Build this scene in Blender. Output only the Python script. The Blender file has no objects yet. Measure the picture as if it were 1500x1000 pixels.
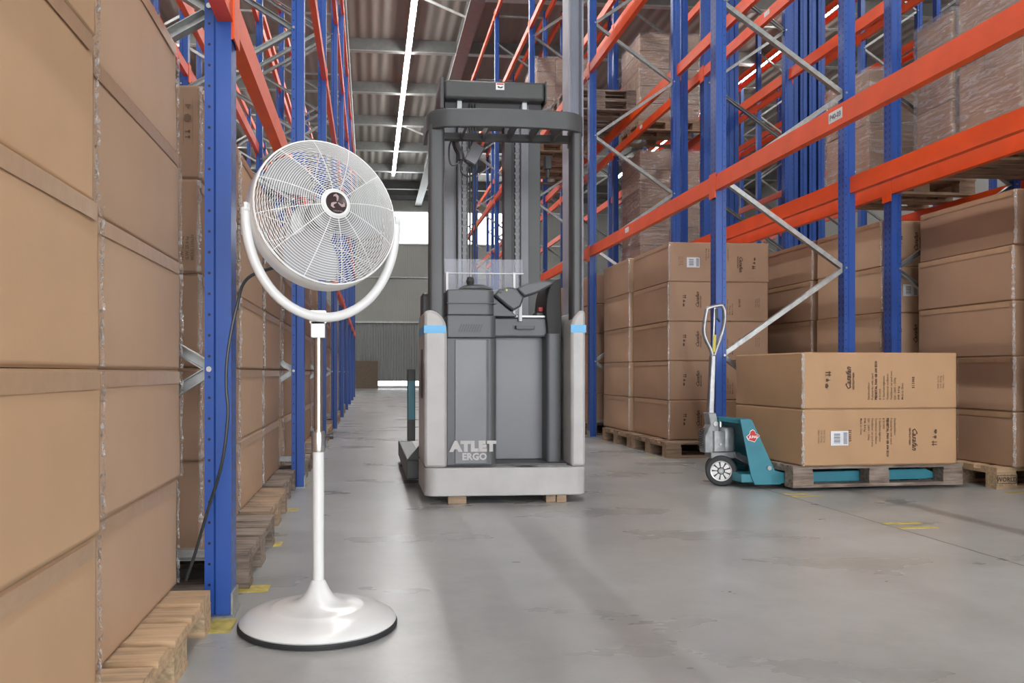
import bpy, bmesh, math, random
from mathutils import Vector, Matrix, noise
random.seed(7)
PI = math.pi
S = bpy.context.scene
C = S.collection

# ------------------------------------------------------------------ camera, sky, lights, exposure
cam_d = bpy.data.cameras.new('camera')
cam = bpy.data.objects.new('camera', cam_d)
C.objects.link(cam)
cam.location = (0, 0, 0.78)
cam.rotation_euler = (PI / 2, 0, -math.radians(5.19))
cam_d.sensor_width = 36
cam_d.lens = 36 * 1200 / 1500
cam_d.shift_x = 100 / 1500
cam_d.shift_y = 45 / 1500
cam_d.clip_start = 0.05
S.camera = cam
S.view_settings.view_transform = 'Standard'
S.view_settings.look = 'None'
S.view_settings.gamma = 1
S.view_settings.use_curve_mapping = False
S.view_settings.exposure = 1.15

W = bpy.data.worlds.new('sky')
S.world = W
W.use_nodes = True
W.node_tree.nodes['Background'].inputs[0].default_value = (0.93, 0.96, 1.0, 1)
W.node_tree.nodes['Background'].inputs[1].default_value = 3.2
STRIP = 37.0      # emission of the fluorescent strips


# ------------------------------------------------------------------ node materials
def newmat(name):
    m = bpy.data.materials.new(name)
    m.use_nodes = True
    nt = m.node_tree
    b = nt.nodes['Principled BSDF']
    return m, nt, b


def N(nt, typ, **kw):
    n = nt.nodes.new(typ)
    for k, v in kw.items():
        if k in n.inputs:
            n.inputs[k].default_value = v
        else:
            setattr(n, k, v)
    return n


def pbr(name, col, rough=0.5, metal=0.0, var=0.08, nscale=8.0, bump=0.0, bscale=60.0, rvar=0.0,
        stretch=(1, 1, 1), spec=None, col2=None, world=False):
    """base colour broken up by soft noise, optional bump"""
    m, nt, b = newmat(name)
    tc = N(nt, 'ShaderNodeTexCoord')
    mp = N(nt, 'ShaderNodeMapping')
    mp.inputs['Scale'].default_value = stretch
    nt.links.new(tc.outputs['Object'], mp.inputs[0])
    no = N(nt, 'ShaderNodeTexNoise', Scale=nscale, Detail=4.0)
    nt.links.new(mp.outputs[0], no.inputs['Vector'])
    mx = N(nt, 'ShaderNodeMixRGB')
    c2 = col2 if col2 else tuple(max(0, c * (1 - var * 2)) for c in col)
    mx.inputs[1].default_value = (*c2, 1)
    mx.inputs[2].default_value = (*[min(1, c * (1 + (0 if col2 else var))) for c in col], 1)
    rp = N(nt, 'ShaderNodeMapRange')
    rp.inputs[1].default_value = 0.3
    rp.inputs[2].default_value = 0.7
    nt.links.new(no.outputs[0], rp.inputs[0])
    nt.links.new(rp.outputs[0], mx.inputs[0])
    nt.links.new(mx.outputs[0], b.inputs['Base Color'])
    b.inputs['Roughness'].default_value = rough
    b.inputs['Metallic'].default_value = metal
    if spec is not None:
        b.inputs['Specular IOR Level'].default_value = spec
    if rvar:
        rr = N(nt, 'ShaderNodeMapRange')
        rr.inputs[1].default_value = 0.3
        rr.inputs[2].default_value = 0.7
        rr.inputs[3].default_value = rough - rvar
        rr.inputs[4].default_value = rough + rvar
        nt.links.new(no.outputs[0], rr.inputs[0])
        nt.links.new(rr.outputs[0], b.inputs['Roughness'])
    if bump:
        n2 = N(nt, 'ShaderNodeTexNoise', Scale=bscale, Detail=5.0)
        nt.links.new(mp.outputs[0], n2.inputs['Vector'])
        bp = N(nt, 'ShaderNodeBump', Strength=bump, Distance=0.01)
        nt.links.new(n2.outputs[0], bp.inputs['Height'])
        nt.links.new(bp.outputs[0], b.inputs['Normal'])
    return m


def emit(name, col, s):
    m, nt, b = newmat(name)
    b.inputs['Base Color'].default_value = (*col, 1)
    b.inputs['Emission Color'].default_value = (*col, 1)
    b.inputs['Emission Strength'].default_value = s
    return m


M = {}
M['card'] = pbr('cardboard', (0.47, 0.285, 0.155), 0.62, var=0.035, nscale=3.0, bump=0.05, bscale=90, spec=0.35)
M['card_lit'] = pbr('cardboard_lit', (0.58, 0.37, 0.215), 0.58, var=0.035, nscale=3.0, bump=0.05, bscale=90, spec=0.35)  # lighter cardboard copy: stronger light on the nearest stack put into the colour
M['card_b'] = pbr('cardboard_pale', (0.52, 0.345, 0.225), 0.6, var=0.04, nscale=3.0, bump=0.05, bscale=90, spec=0.35)
M['card_c'] = pbr('cardboard_brown', (0.40, 0.25, 0.16), 0.62, var=0.04, nscale=3.0, bump=0.05, bscale=90, spec=0.35)
M['tape'] = pbr('parcel_tape', (0.47, 0.30, 0.175), 0.34, var=0.04, nscale=14, bump=0.15, bscale=30)
M['ink'] = pbr('printed_ink', (0.10, 0.055, 0.035), 0.7)
M['ink_pale'] = pbr('pale_ink', (0.22, 0.13, 0.08), 0.7)
M['paper'] = pbr('label_paper', (0.75, 0.77, 0.80), 0.5)
M['barcode'] = pbr('barcode_ink', (0.12, 0.13, 0.16), 0.6)
M['blue'] = pbr('blue_paint', (0.035, 0.105, 0.43), 0.38, var=0.05, nscale=5, bump=0.04, bscale=200)
M['orange'] = pbr('orange_paint', (0.86, 0.092, 0.010), 0.40, var=0.06, nscale=4, bump=0.04, bscale=120)
M['galv'] = pbr('galvanised_steel', (0.40, 0.41, 0.40), 0.36, metal=0.8, var=0.12, nscale=30)
M['bolt'] = pbr('zinc_bolt', (0.5, 0.5, 0.48), 0.3, metal=0.9)
M['white'] = pbr('white_enamel', (0.74, 0.74, 0.73), 0.22, var=0.01)
M['wire'] = pbr('white_wire', (0.80, 0.80, 0.79), 0.3, var=0.01)
M['blade'] = pbr('shaded_blade', (0.36, 0.37, 0.38), 0.3, var=0.02)  # blade grey includes the shade cast by the wire cage
M['chrome'] = pbr('polished_steel', (0.50, 0.45, 0.40), 0.24, metal=1.0, var=0.02)
M['steel'] = pbr('brushed_steel', (0.60, 0.60, 0.59), 0.28, metal=0.95, var=0.06, stretch=(1, 1, 14), nscale=20)
M['rubber'] = pbr('black_rubber', (0.025, 0.026, 0.028), 0.55, var=0.1)
M['black'] = pbr('black_plastic', (0.03, 0.03, 0.032), 0.4, var=0.1)
M['cable'] = pbr('black_cable', (0.03, 0.035, 0.037), 0.4)
M['hub'] = pbr('hub_badge', (0.045, 0.028, 0.03), 0.2)
M['hublogo'] = pbr('hub_logo', (0.42, 0.30, 0.31), 0.35)
M['dark'] = pbr('dark_grey_paint', (0.066, 0.067, 0.068), 0.42, var=0.06, nscale=5, bump=0.05, bscale=120)
M['dark2'] = pbr('charcoal_panel', (0.092, 0.094, 0.10), 0.42, var=0.06, nscale=4, bump=0.04, bscale=140)
M['panel'] = pbr('grey_panel', (0.165, 0.165, 0.178), 0.34, var=0.07, nscale=3.5, rvar=0.06)
M['mast'] = pbr('mast_steel', (0.13, 0.13, 0.14), 0.36, metal=0.25, var=0.08, stretch=(1, 1, 0.3), nscale=10)
M['light'] = pbr('light_grey_paint', (0.46, 0.445, 0.43), 0.38, var=0.05, nscale=7, bump=0.03, bscale=50)
M['bluestripe'] = pbr('sky_blue_stripe', (0.12, 0.45, 0.78), 0.4)
M['letter'] = pbr('pale_lettering', (0.52, 0.50, 0.49), 0.5)
M['seat'] = pbr('black_seat', (0.028, 0.026, 0.026), 0.65)
M['redpl'] = pbr('red_plastic', (0.55, 0.03, 0.025), 0.4)
M['whitepl'] = pbr('white_sticker', (0.85, 0.85, 0.85), 0.45)
M['handle'] = pbr('worn_handle_steel', (0.40, 0.40, 0.41), 0.32, metal=0.8, var=0.1, nscale=30)
M['teal'] = pbr('teal_paint', (0.042, 0.225, 0.29), 0.36, var=0.08, nscale=6, bump=0.04, bscale=120)
M['castgrey'] = pbr('cast_grey', (0.30, 0.31, 0.31), 0.4, metal=0.4, var=0.12, nscale=20)
M['rim'] = pbr('alloy_rim', (0.72, 0.70, 0.68), 0.35, metal=0.4, var=0.06)
M['yellow'] = pbr('yellow_marking', (0.56, 0.45, 0.09), 0.5, var=0.2, nscale=25)
M['yellowst'] = pbr('yellow_sticker', (0.60, 0.50, 0.05), 0.5)
M['led'] = pbr('yellow_button', (0.6, 0.62, 0.08), 0.4)
M['colpaint'] = pbr('column_paint', (0.30, 0.32, 0.38), 0.45, var=0.03)
M['roofsteel'] = pbr('roof_steel', (0.20, 0.21, 0.205), 0.5, metal=0.2, var=0.06)
M['flange'] = pbr('pale_flange', (0.50, 0.52, 0.51), 0.4, metal=0.5, var=0.06)
M['brownboard'] = pbr('brown_board', (0.17, 0.125, 0.085), 0.6, var=0.1, nscale=12)


def wood(name, c1, c2, dirt):
    m, nt, b = newmat(name)
    tc = N(nt, 'ShaderNodeTexCoord')
    mp = N(nt, 'ShaderNodeMapping')
    mp.inputs['Scale'].default_value = (1.2, 14, 14)
    oi = N(nt, 'ShaderNodeObjectInfo')
    ad = N(nt, 'ShaderNodeVectorMath', operation='ADD')
    nt.links.new(tc.outputs['Object'], ad.inputs[0])
    nt.links.new(oi.outputs['Random'], ad.inputs[1])
    nt.links.new(ad.outputs[0], mp.inputs[0])
    no = N(nt, 'ShaderNodeTexNoise', Scale=3.0, Detail=7.0, Roughness=0.65)
    nt.links.new(mp.outputs[0], no.inputs['Vector'])
    n3 = N(nt, 'ShaderNodeTexNoise', Scale=5.0, Detail=2.0)
    nt.links.new(tc.outputs['Object'], n3.inputs['Vector'])
    cr = N(nt, 'ShaderNodeValToRGB')
    cr.color_ramp.elements[0].position = 0.34
    cr.color_ramp.elements[0].color = (*dirt, 1)
    cr.color_ramp.elements[1].position = 0.68
    cr.color_ramp.elements[1].color = (*c1, 1)
    e = cr.color_ramp.elements.new(0.5)
    e.color = (*c2, 1)
    mxx = N(nt, 'ShaderNodeMath', operation='ADD')
    ml = N(nt, 'ShaderNodeMath', operation='MULTIPLY')
    ml.inputs[1].default_value = 0.5
    nt.links.new(n3.outputs[0], ml.inputs[0])
    nt.links.new(no.outputs[0], mxx.inputs[0])
    sb = N(nt, 'ShaderNodeMath', operation='SUBTRACT')
    sb.inputs[1].default_value = 0.25
    nt.links.new(ml.outputs[0], mxx.inputs[1])
    nt.links.new(mxx.outputs[0], sb.inputs[0])
    nt.links.new(sb.outputs[0], cr.inputs[0])
    nt.links.new(cr.outputs[0], b.inputs['Base Color'])
    b.inputs['Roughness'].default_value = 0.75
    bp = N(nt, 'ShaderNodeBump', Strength=0.5, Distance=0.004)
    nt.links.new(no.outputs[0], bp.inputs['Height'])
    nt.links.new(bp.outputs[0], b.inputs['Normal'])
    return m


M['wood'] = wood('new_pallet_wood', (0.60, 0.42, 0.26), (0.50, 0.34, 0.20), (0.33, 0.24, 0.16))
M['wood_mid'] = wood('used_pallet_wood', (0.44, 0.31, 0.20), (0.34, 0.23, 0.15), (0.19, 0.14, 0.10))
M['wood_old'] = wood('weathered_pallet_wood', (0.33, 0.28, 0.24), (0.24, 0.18, 0.14), (0.11, 0.085, 0.07))
M['chip'] = pbr('pressed_chip_block', (0.50, 0.36, 0.22), 0.8, var=0.2, nscale=60, bump=0.4, bscale=90)


def floor_mat():
    m, nt, b = newmat('polished_concrete')
    tc = N(nt, 'ShaderNodeTexCoord')
    a = N(nt, 'ShaderNodeTexNoise', Scale=0.8, Detail=6.0, Roughness=0.6)
    c = N(nt, 'ShaderNodeTexNoise', Scale=2.2, Detail=5.0, Roughness=0.5)
    f = N(nt, 'ShaderNodeTexNoise', Scale=7.0, Detail=9.0, Roughness=0.75)
    mp = N(nt, 'ShaderNodeMapping')
    mp.inputs['Scale'].default_value = (0.5, 1.0, 1)
    mp.inputs['Rotation'].default_value = (0, 0, 0.5)
    nt.links.new(tc.outputs['Object'], mp.inputs[0])
    nt.links.new(tc.outputs['Object'], a.inputs['Vector'])
    nt.links.new(mp.outputs[0], c.inputs['Vector'])
    nt.links.new(tc.outputs['Object'], f.inputs['Vector'])
    m1 = N(nt, 'ShaderNodeMixRGB')
    m1.inputs[1].default_value = (0.30, 0.30, 0.29, 1)
    m1.inputs[2].default_value = (0.42, 0.425, 0.42, 1)
    r1 = N(nt, 'ShaderNodeMapRange', interpolation_type='SMOOTHSTEP')
    r1.inputs[1].default_value = 0.3
    r1.inputs[2].default_value = 0.68
    av = N(nt, 'ShaderNodeMath', operation='ADD')
    h1 = N(nt, 'ShaderNodeMath', operation='MULTIPLY')
    h1.inputs[1].default_value = 0.5
    h2 = N(nt, 'ShaderNodeMath', operation='MULTIPLY')
    h2.inputs[1].default_value = 0.5
    nt.links.new(a.outputs[0], h1.inputs[0])
    nt.links.new(c.outputs[0], h2.inputs[0])
    nt.links.new(h1.outputs[0], av.inputs[0])
    nt.links.new(h2.outputs[0], av.inputs[1])
    nt.links.new(av.outputs[0], r1.inputs[0])
    nt.links.new(r1.outputs[0], m1.inputs[0])
    m2 = N(nt, 'ShaderNodeMixRGB', blend_type='MULTIPLY')
    m2.inputs[0].default_value = 0.35
    r2 = N(nt, 'ShaderNodeMapRange', interpolation_type='SMOOTHSTEP')
    r2.inputs[1].default_value = 0.22
    r2.inputs[2].default_value = 0.66
    r2.inputs[3].default_value = 0.62
    r2.inputs[4].default_value = 1.05
    nt.links.new(f.outputs[0], r2.inputs[0])
    nt.links.new(m1.outputs[0], m2.inputs[1])
    nt.links.new(r2.outputs[0], m2.inputs[2])
    # saw-cut joint along the right aisle edge and cross joints
    sp = N(nt, 'ShaderNodeSeparateXYZ')
    nt.links.new(tc.outputs['Object'], sp.inputs[0])

    def line(out, pos, w):
        s = N(nt, 'ShaderNodeMath', operation='SUBTRACT')
        s.inputs[1].default_value = pos
        nt.links.new(out, s.inputs[0])
        ab = N(nt, 'ShaderNodeMath', operation='ABSOLUTE')
        nt.links.new(s.outputs[0], ab.inputs[0])
        lt = N(nt, 'ShaderNodeMath', operation='LESS_THAN')
        lt.inputs[1].default_value = w
        nt.links.new(ab.outputs[0], lt.inputs[0])
        return lt.outputs[0]
    m3 = N(nt, 'ShaderNodeMixRGB')
    m3.inputs[2].default_value = (0.10, 0.10, 0.10, 1)
    nt.links.new(line(sp.outputs[0], 2.63, 0.006), m3.inputs[0])
    nt.links.new(m2.outputs[0], m3.inputs[1])
    nt.links.new(m3.outputs[0], b.inputs['Base Color'])
    rr = N(nt, 'ShaderNodeMapRange')
    rr.inputs[1].default_value = 0.2
    rr.inputs[2].default_value = 0.8
    rr.inputs[3].default_value = 0.22
    rr.inputs[4].default_value = 0.38
    nt.links.new(c.outputs[0], rr.inputs[0])
    nt.links.new(rr.outputs[0], b.inputs['Roughness'])
    bp = N(nt, 'ShaderNodeBump', Strength=0.012, Distance=0.02)
    nt.links.new(c.outputs[0], bp.inputs['Height'])
    nt.links.new(bp.outputs[0], b.inputs['Normal'])
    return m


def post_mat(name, col):
    """painted upright with its punched round side holes and front key-slots (object space, part of the sheet)"""
    m, nt, b = newmat(name)
    tc = N(nt, 'ShaderNodeTexCoord')
    sp = N(nt, 'ShaderNodeSeparateXYZ')
    nt.links.new(tc.outputs['Object'], sp.inputs[0])
    ns = N(nt, 'ShaderNodeSeparateXYZ')
    nt.links.new(tc.outputs['Normal'], ns.inputs[0])

    def ma(op, a, v=None, c=None):
        n = N(nt, 'ShaderNodeMath', operation=op)
        for i, q in enumerate((a, v, c)):
            if q is None:
                continue
            if isinstance(q, (int, float)):
                n.inputs[i].default_value = q
            else:
                nt.links.new(q, n.inputs[i])
        return n.outputs[0]
    zf = ma('MULTIPLY', ma('SUBTRACT', ma('FRACT', ma('DIVIDE', sp.outputs[2], 0.0665)), 0.5), 0.0665)
    dx = ma('ADD', sp.outputs[0], 0.070)
    rad = ma('SQRT', ma('ADD', ma('MULTIPLY', zf, zf), ma('MULTIPLY', dx, dx)))
    hole = ma('LESS_THAN', rad, 0.0046)
    side = ma('GREATER_THAN', ma('ABSOLUTE', ns.outputs[1]), 0.8)
    h1 = ma('MULTIPLY', hole, side)
    dy = ma('ABSOLUTE', ma('SUBTRACT', ma('ABSOLUTE', sp.outputs[1]), 0.026))
    zg = ma('ABSOLUTE', ma('MULTIPLY', ma('SUBTRACT', ma('FRACT', ma('DIVIDE', sp.outputs[2], 0.05)), 0.5), 0.05))
    slot = ma('MULTIPLY', ma('LESS_THAN', dy, 0.0055), ma('LESS_THAN', zg, 0.012))
    front = ma('GREATER_THAN', ma('ABSOLUTE', ns.outputs[0]), 0.8)
    h2 = ma('MULTIPLY', slot, front)
    h = ma('MAXIMUM', h1, h2)
    no = N(nt, 'ShaderNodeTexNoise', Scale=5.0, Detail=3.0)
    nt.links.new(tc.outputs['Object'], no.inputs['Vector'])
    mx = N(nt, 'ShaderNodeMixRGB')
    mx.inputs[1].default_value = (*[c * 0.9 for c in col], 1)
    mx.inputs[2].default_value = (*[c * 1.08 for c in col], 1)
    nt.links.new(no.outputs[0], mx.inputs[0])
    m2 = N(nt, 'ShaderNodeMixRGB')
    m2.inputs[2].default_value = (0.006, 0.007, 0.012, 1)
    nt.links.new(h, m2.inputs[0])
    nt.links.new(mx.outputs[0], m2.inputs[1])
    nt.links.new(m2.outputs[0], b.inputs['Base Color'])
    b.inputs['Roughness'].default_value = 0.36
    return m


M['post'] = post_mat('punched_blue_post', (0.020, 0.078, 0.335))


def film_mat(name, base, lo, hi, tint=(0.9, 0.9, 0.9), sc=(6, 6, 40)):
    m, nt, b = newmat(name)
    nt.nodes.remove(b)
    out = nt.nodes['Material Output']
    tc = N(nt, 'ShaderNodeTexCoord')
    mp = N(nt, 'ShaderNodeMapping')
    mp.inputs['Scale'].default_value = sc
    nt.links.new(tc.outputs['Object'], mp.inputs[0])
    no = N(nt, 'ShaderNodeTexNoise', Scale=1.0, Detail=6.0, Roughness=0.7, Distortion=0.6)
    nt.links.new(mp.outputs[0], no.inputs['Vector'])
    mr = N(nt, 'ShaderNodeMapRange')
    mr.inputs[1].default_value = lo
    mr.inputs[2].default_value = hi
    mr.inputs[3].default_value = base
    mr.inputs[4].default_value = min(1, base + 0.65)
    nt.links.new(no.outputs[0], mr.inputs[0])
    bp = N(nt, 'ShaderNodeBump', Strength=0.9, Distance=0.02)
    nt.links.new(no.outputs[0], bp.inputs['Height'])
    gl = N(nt, 'ShaderNodeBsdfPrincipled')
    gl.inputs['Base Color'].default_value = (*tint, 1)
    gl.inputs['Roughness'].default_value = 0.16
    gl.inputs['Metallic'].default_value = 0.55
    nt.links.new(bp.outputs[0], gl.inputs['Normal'])
    tr = N(nt, 'ShaderNodeBsdfTransparent')
    mx = N(nt, 'ShaderNodeMixShader')
    nt.links.new(mr.outputs[0], mx.inputs[0])
    nt.links.new(tr.outputs[0], mx.inputs[1])
    nt.links.new(gl.outputs[0], mx.inputs[2])
    nt.links.new(mx.outputs[0], out.inputs[0])
    return m


M['film'] = film_mat('stretch_film', 0.14, 0.46, 0.66, (0.80, 0.77, 0.75))
M['filmside'] = film_mat('crinkled_edge_film', 0.16, 0.42, 0.56, (0.90, 0.88, 0.87), (40, 40, 70))


def acrylic():
    m, nt, b = newmat('clear_acrylic')
    nt.nodes.remove(b)
    out = nt.nodes['Material Output']
    tr = N(nt, 'ShaderNodeBsdfTransparent')
    tr.inputs[0].default_value = (0.93, 0.94, 0.97, 1)
    gl = N(nt, 'ShaderNodeBsdfPrincipled')
    gl.inputs['Base Color'].default_value = (0.75, 0.75, 0.8, 1)
    gl.inputs['Roughness'].default_value = 0.15
    mx = N(nt, 'ShaderNodeMixShader')
    mx.inputs[0].default_value = 0.16
    nt.links.new(tr.outputs[0], mx.inputs[1])
    nt.links.new(gl.outputs[0], mx.inputs[2])
    nt.links.new(mx.outputs[0], out.inputs[0])
    return m


M['acrylic'] = acrylic()


def corr(name, col, freq, axis=0, amt=0.5, rough=0.5, dark=0.8):
    m, nt, b = newmat(name)
    tc = N(nt, 'ShaderNodeTexCoord')
    sp = N(nt, 'ShaderNodeSeparateXYZ')
    nt.links.new(tc.outputs['Object'], sp.inputs[0])
    s = N(nt, 'ShaderNodeMath', operation='MULTIPLY')
    s.inputs[1].default_value = freq * 2 * PI
    nt.links.new(sp.outputs[axis], s.inputs[0])
    si = N(nt, 'ShaderNodeMath', operation='SINE')
    nt.links.new(s.outputs[0], si.inputs[0])
    bp = N(nt, 'ShaderNodeBump', Strength=amt, Distance=0.03)
    nt.links.new(si.outputs[0], bp.inputs['Height'])
    nt.links.new(bp.outputs[0], b.inputs['Normal'])
    no = N(nt, 'ShaderNodeTexNoise', Scale=0.6, Detail=3.0)
    nt.links.new(tc.outputs['Object'], no.inputs['Vector'])
    mx = N(nt, 'ShaderNodeMixRGB')
    mx.inputs[1].default_value = (*[c * dark for c in col], 1)
    mx.inputs[2].default_value = (*col, 1)
    nt.links.new(no.outputs[0], mx.inputs[0])
    nt.links.new(mx.outputs[0], b.inputs['Base Color'])
    b.inputs['Roughness'].default_value = rough
    return m


M['floor'] = floor_mat()
M['roof'] = corr('roof_deck', (0.27, 0.245, 0.22), 3.3, 0, 0.6, 0.5)
M['wallpanel'] = corr('wall_cassette', (0.40, 0.405, 0.375), 10.0, 0, 0.15, 0.5)
M['wallrib'] = corr('wall_ribbed', (0.36, 0.375, 0.36), 8.0, 0, 0.9, 0.45)
M['window'] = emit('daylight_glazing', (0.95, 0.98, 1.0), 2.6)
M['gap'] = emit('daylight_gap', (0.95, 0.98, 1.0), 1.6)
M['strip'] = emit('fluorescent_tube', (1.0, 0.99, 0.96), STRIP)


# ------------------------------------------------------------------ mesh helpers
class MB:
    def __init__(self):
        self.v, self.f, self.s = [], [], []

    def box(self, x0, x1, y0, y1, z0, z1, mat=None):
        pts = [(x, y, z) for z in (z0, z1) for y in (y0, y1) for x in (x0, x1)]
        if mat:
            pts = [tuple(mat @ Vector(p)) for p in pts]
        b = len(self.v)
        self.v += pts
        self.f += [tuple(b + i for i in q) for q in
                   ((0, 2, 3, 1), (4, 5, 7, 6), (0, 1, 5, 4), (2, 6, 7, 3), (0, 4, 6, 2), (1, 3, 7, 5))]
        return self

    def rbox(self, x0, x1, y0, y1, z0, z1, r, axis='z', seg=5, corners=(1, 1, 1, 1)):
        """box whose edges along `axis` are rounded; corners: (lo,lo),(hi,lo),(hi,hi),(lo,hi)"""
        if axis == 'z':
            a0, a1, b0, b1 = x0, x1, y0, y1
        elif axis == 'y':
            a0, a1, b0, b1 = x0, x1, z0, z1
        else:
            a0, a1, b0, b1 = y0, y1, z0, z1
        cs = [(a0, b0, PI), (a1, b0, 1.5 * PI), (a1, b1, 0), (a0, b1, 0.5 * PI)]
        poly = []
        for k, (a, b, t0) in enumerate(cs):
            if corners[k]:
                ca = a + (r if a == a0 else -r)
                cb = b + (r if b == b0 else -r)
                for i in range(seg + 1):
                    t = t0 + (PI / 2) * i / seg
                    poly.append((ca + r * math.cos(t), cb + r * math.sin(t)))
            else:
                poly.append((a, b))
        if axis == 'z':
            self.prism([(p[0], p[1], z0) for p in poly], (0, 0, z1 - z0))
        elif axis == 'y':
            self.prism([(p[0], y0, p[1]) for p in poly], (0, y1 - y0, 0))
        else:
            self.prism([(x0, p[0], p[1]) for p in poly], (x1 - x0, 0, 0))
        return self

    def prism(self, pts, ext, mat=None):
        n = len(pts)
        e = Vector(ext)
        P = [Vector(p) for p in pts]
        Q = [p + e for p in P]
        A = P + Q
        if mat:
            A = [mat @ p for p in A]
        b = len(self.v)
        self.v += [tuple(p) for p in A]
        self.f.append(tuple(b + i for i in range(n - 1, -1, -1)))
        self.f.append(tuple(b + n + i for i in range(n)))
        for i in range(n):
            j = (i + 1) % n
            self.f.append((b + i, b + j, b + n + j, b + n + i))
        return self

    def tube(self, pts, r, seg=8, closed=False, caps=True, flat=1.0):
        P = [Vector(p) for p in pts]
        n = len(P)
        rr = r if isinstance(r, (list, tuple)) else [r] * n
        rings = []
        up = Vector((0, 0, 1))
        prev = None
        b = len(self.v)
        for i, p in enumerate(P):
            if closed:
                t = (P[(i + 1) % n] - P[i - 1])
            else:
                t = P[min(i + 1, n - 1)] - P[max(i - 1, 0)]
            t.normalize()
            if prev is None:
                a = up if abs(t.z) < 0.9 else Vector((1, 0, 0))
                u = (a - t * a.dot(t)).normalized()
            else:
                u = (prev - t * prev.dot(t)).normalized()
            prev = u
            w = t.cross(u)
            for k in range(seg):
                an = 2 * PI * k / seg
                self.v.append(tuple(p + (u * math.cos(an) + w * math.sin(an) * flat) * rr[i]))
        m = n if closed else n - 1
        for i in range(m):
            for k in range(seg):
                k2 = (k + 1) % seg
                i2 = (i + 1) % n
                self.f.append((b + i * seg + k, b + i * seg + k2, b + i2 * seg + k2, b + i2 * seg + k))
        if caps and not closed:
            self.f.append(tuple(b + k for k in range(seg - 1, -1, -1)))
            self.f.append(tuple(b + (n - 1) * seg + k for k in range(seg)))
        return self

    def lathe(self, prof, seg=48, mat=None, closed=False):
        b = len(self.v)
        n = len(prof)
        for r, z in prof:
            for k in range(seg):
                a = 2 * PI * k / seg
                p = Vector((r * math.cos(a), r * math.sin(a), z))
                if mat:
                    p = mat @ p
                self.v.append(tuple(p))
        for i in range(n if closed else n - 1):
            i2 = (i + 1) % n
            for k in range(seg):
                k2 = (k + 1) % seg
                self.f.append((b + i * seg + k, b + i * seg + k2, b + i2 * seg + k2, b + i2 * seg + k))
        if not closed:
            if prof[0][0] > 1e-5:
                self.f.append(tuple(b + k for k in range(seg - 1, -1, -1)))
            if prof[-1][0] > 1e-5:
                self.f.append(tuple(b + (n - 1) * seg + k for k in range(seg)))
        return self

    def cyl(self, p0, p1, r, seg=16):
        return self.tube([p0, p1], r, seg)

    def mesh(self, name, mat, smooth=True, ang=35):
        me = bpy.data.meshes.new(name)
        me.from_pydata(self.v, [], self.f)
        bm = bmesh.new()
        bm.from_mesh(me)
        bmesh.ops.remove_doubles(bm, verts=bm.verts, dist=1e-6)
        bmesh.ops.recalc_face_normals(bm, faces=bm.faces)
        if smooth:
            ca = math.radians(ang)
            for f in bm.faces:
                f.smooth = True
            for e in bm.edges:
                if len(e.link_faces) != 2 or e.calc_face_angle(0) > ca:
                    e.smooth = False
        bm.to_mesh(me)
        bm.free()
        me.materials.append(mat)
        return me

    def build(self, name, mat, parent=None, smooth=True, bevel=0, label=None):
        me = self.mesh(name, mat, smooth)
        return put(name, me, parent, bevel, label)


def put(name, me, parent=None, bevel=0, label=None):
    o = bpy.data.objects.new(name, me)
    C.objects.link(o)
    if parent:
        o.parent = parent
    if bevel:
        md = o.modifiers.new('bevel', 'BEVEL')
        md.width = bevel
        md.segments = 2
        md.limit_method = 'ANGLE'
        md.angle_limit = math.radians(40)
    if label:
        o['label'] = label
    return o


def tag(o, label=None, cat=None, group=None, kind=None):
    if label:
        o['label'] = label
    if cat:
        o['category'] = cat
    if group:
        o['group'] = group
    if kind:
        o['kind'] = kind
    return o


def thing(name, label, cat, loc=(0, 0, 0), rz=0, group=None):
    o = bpy.data.objects.new(name, None)
    C.objects.link(o)
    o.empty_display_size = 0.1
    o.location = loc
    o.rotation_euler = (0, 0, rz)
    return tag(o, label, cat, group)


def struct(name, mb, mat, label=None, smooth=False):
    o = mb.build(name, mat, None, smooth)
    o['kind'] = 'structure'
    if label:
        o['label'] = label
    return o


def child(name, me, parent, loc=None, rot=None, label=None):
    o = bpy.data.objects.new(name, me)
    C.objects.link(o)
    o.parent = parent
    if loc:
        o.location = loc
    if rot:
        o.rotation_euler = rot
    if label:
        o['label'] = label
    return o


def copy_tree(src, kids, **kw):
    """copy of a thing with copies of its parts and sub-parts"""
    c = src.copy()
    C.objects.link(c)
    for ch in kids:
        d = ch.copy()
        C.objects.link(d)
        d.parent = c
        for g in ch.children:
            e = g.copy()
            C.objects.link(e)
            e.parent = d
    return c


def text_mesh(body, size, mat, align='LEFT', ext=0.0, shear=0.0, spacing=1.0, bold=0.0, res=2):
    cu = bpy.data.curves.new('lettering', 'FONT')
    cu.body = body
    cu.size = size
    cu.align_x = align
    cu.extrude = ext
    cu.shear = shear
    cu.space_character = spacing
    cu.offset = bold
    cu.resolution_u = res
    o = bpy.data.objects.new('lettering', cu)
    C.objects.link(o)
    bpy.context.view_layer.update()
    dg = bpy.context.evaluated_depsgraph_get()
    me = bpy.data.meshes.new_from_object(o.evaluated_get(dg))
    bpy.data.objects.remove(o)
    me.materials.clear()
    me.materials.append(mat)
    return me


def add_mesh(mb, me, mat):
    b = len(mb.v)
    mb.v += [tuple(mat @ v.co) for v in me.vertices]
    mb.f += [tuple(b + i for i in p.vertices) for p in me.polygons]


ORD = ['ground', 'first', 'second', 'third', 'fourth', 'fifth', 'sixth', 'seventh', 'eighth', 'ninth', 'tenth', 'eleventh', 'twelfth']

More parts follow.
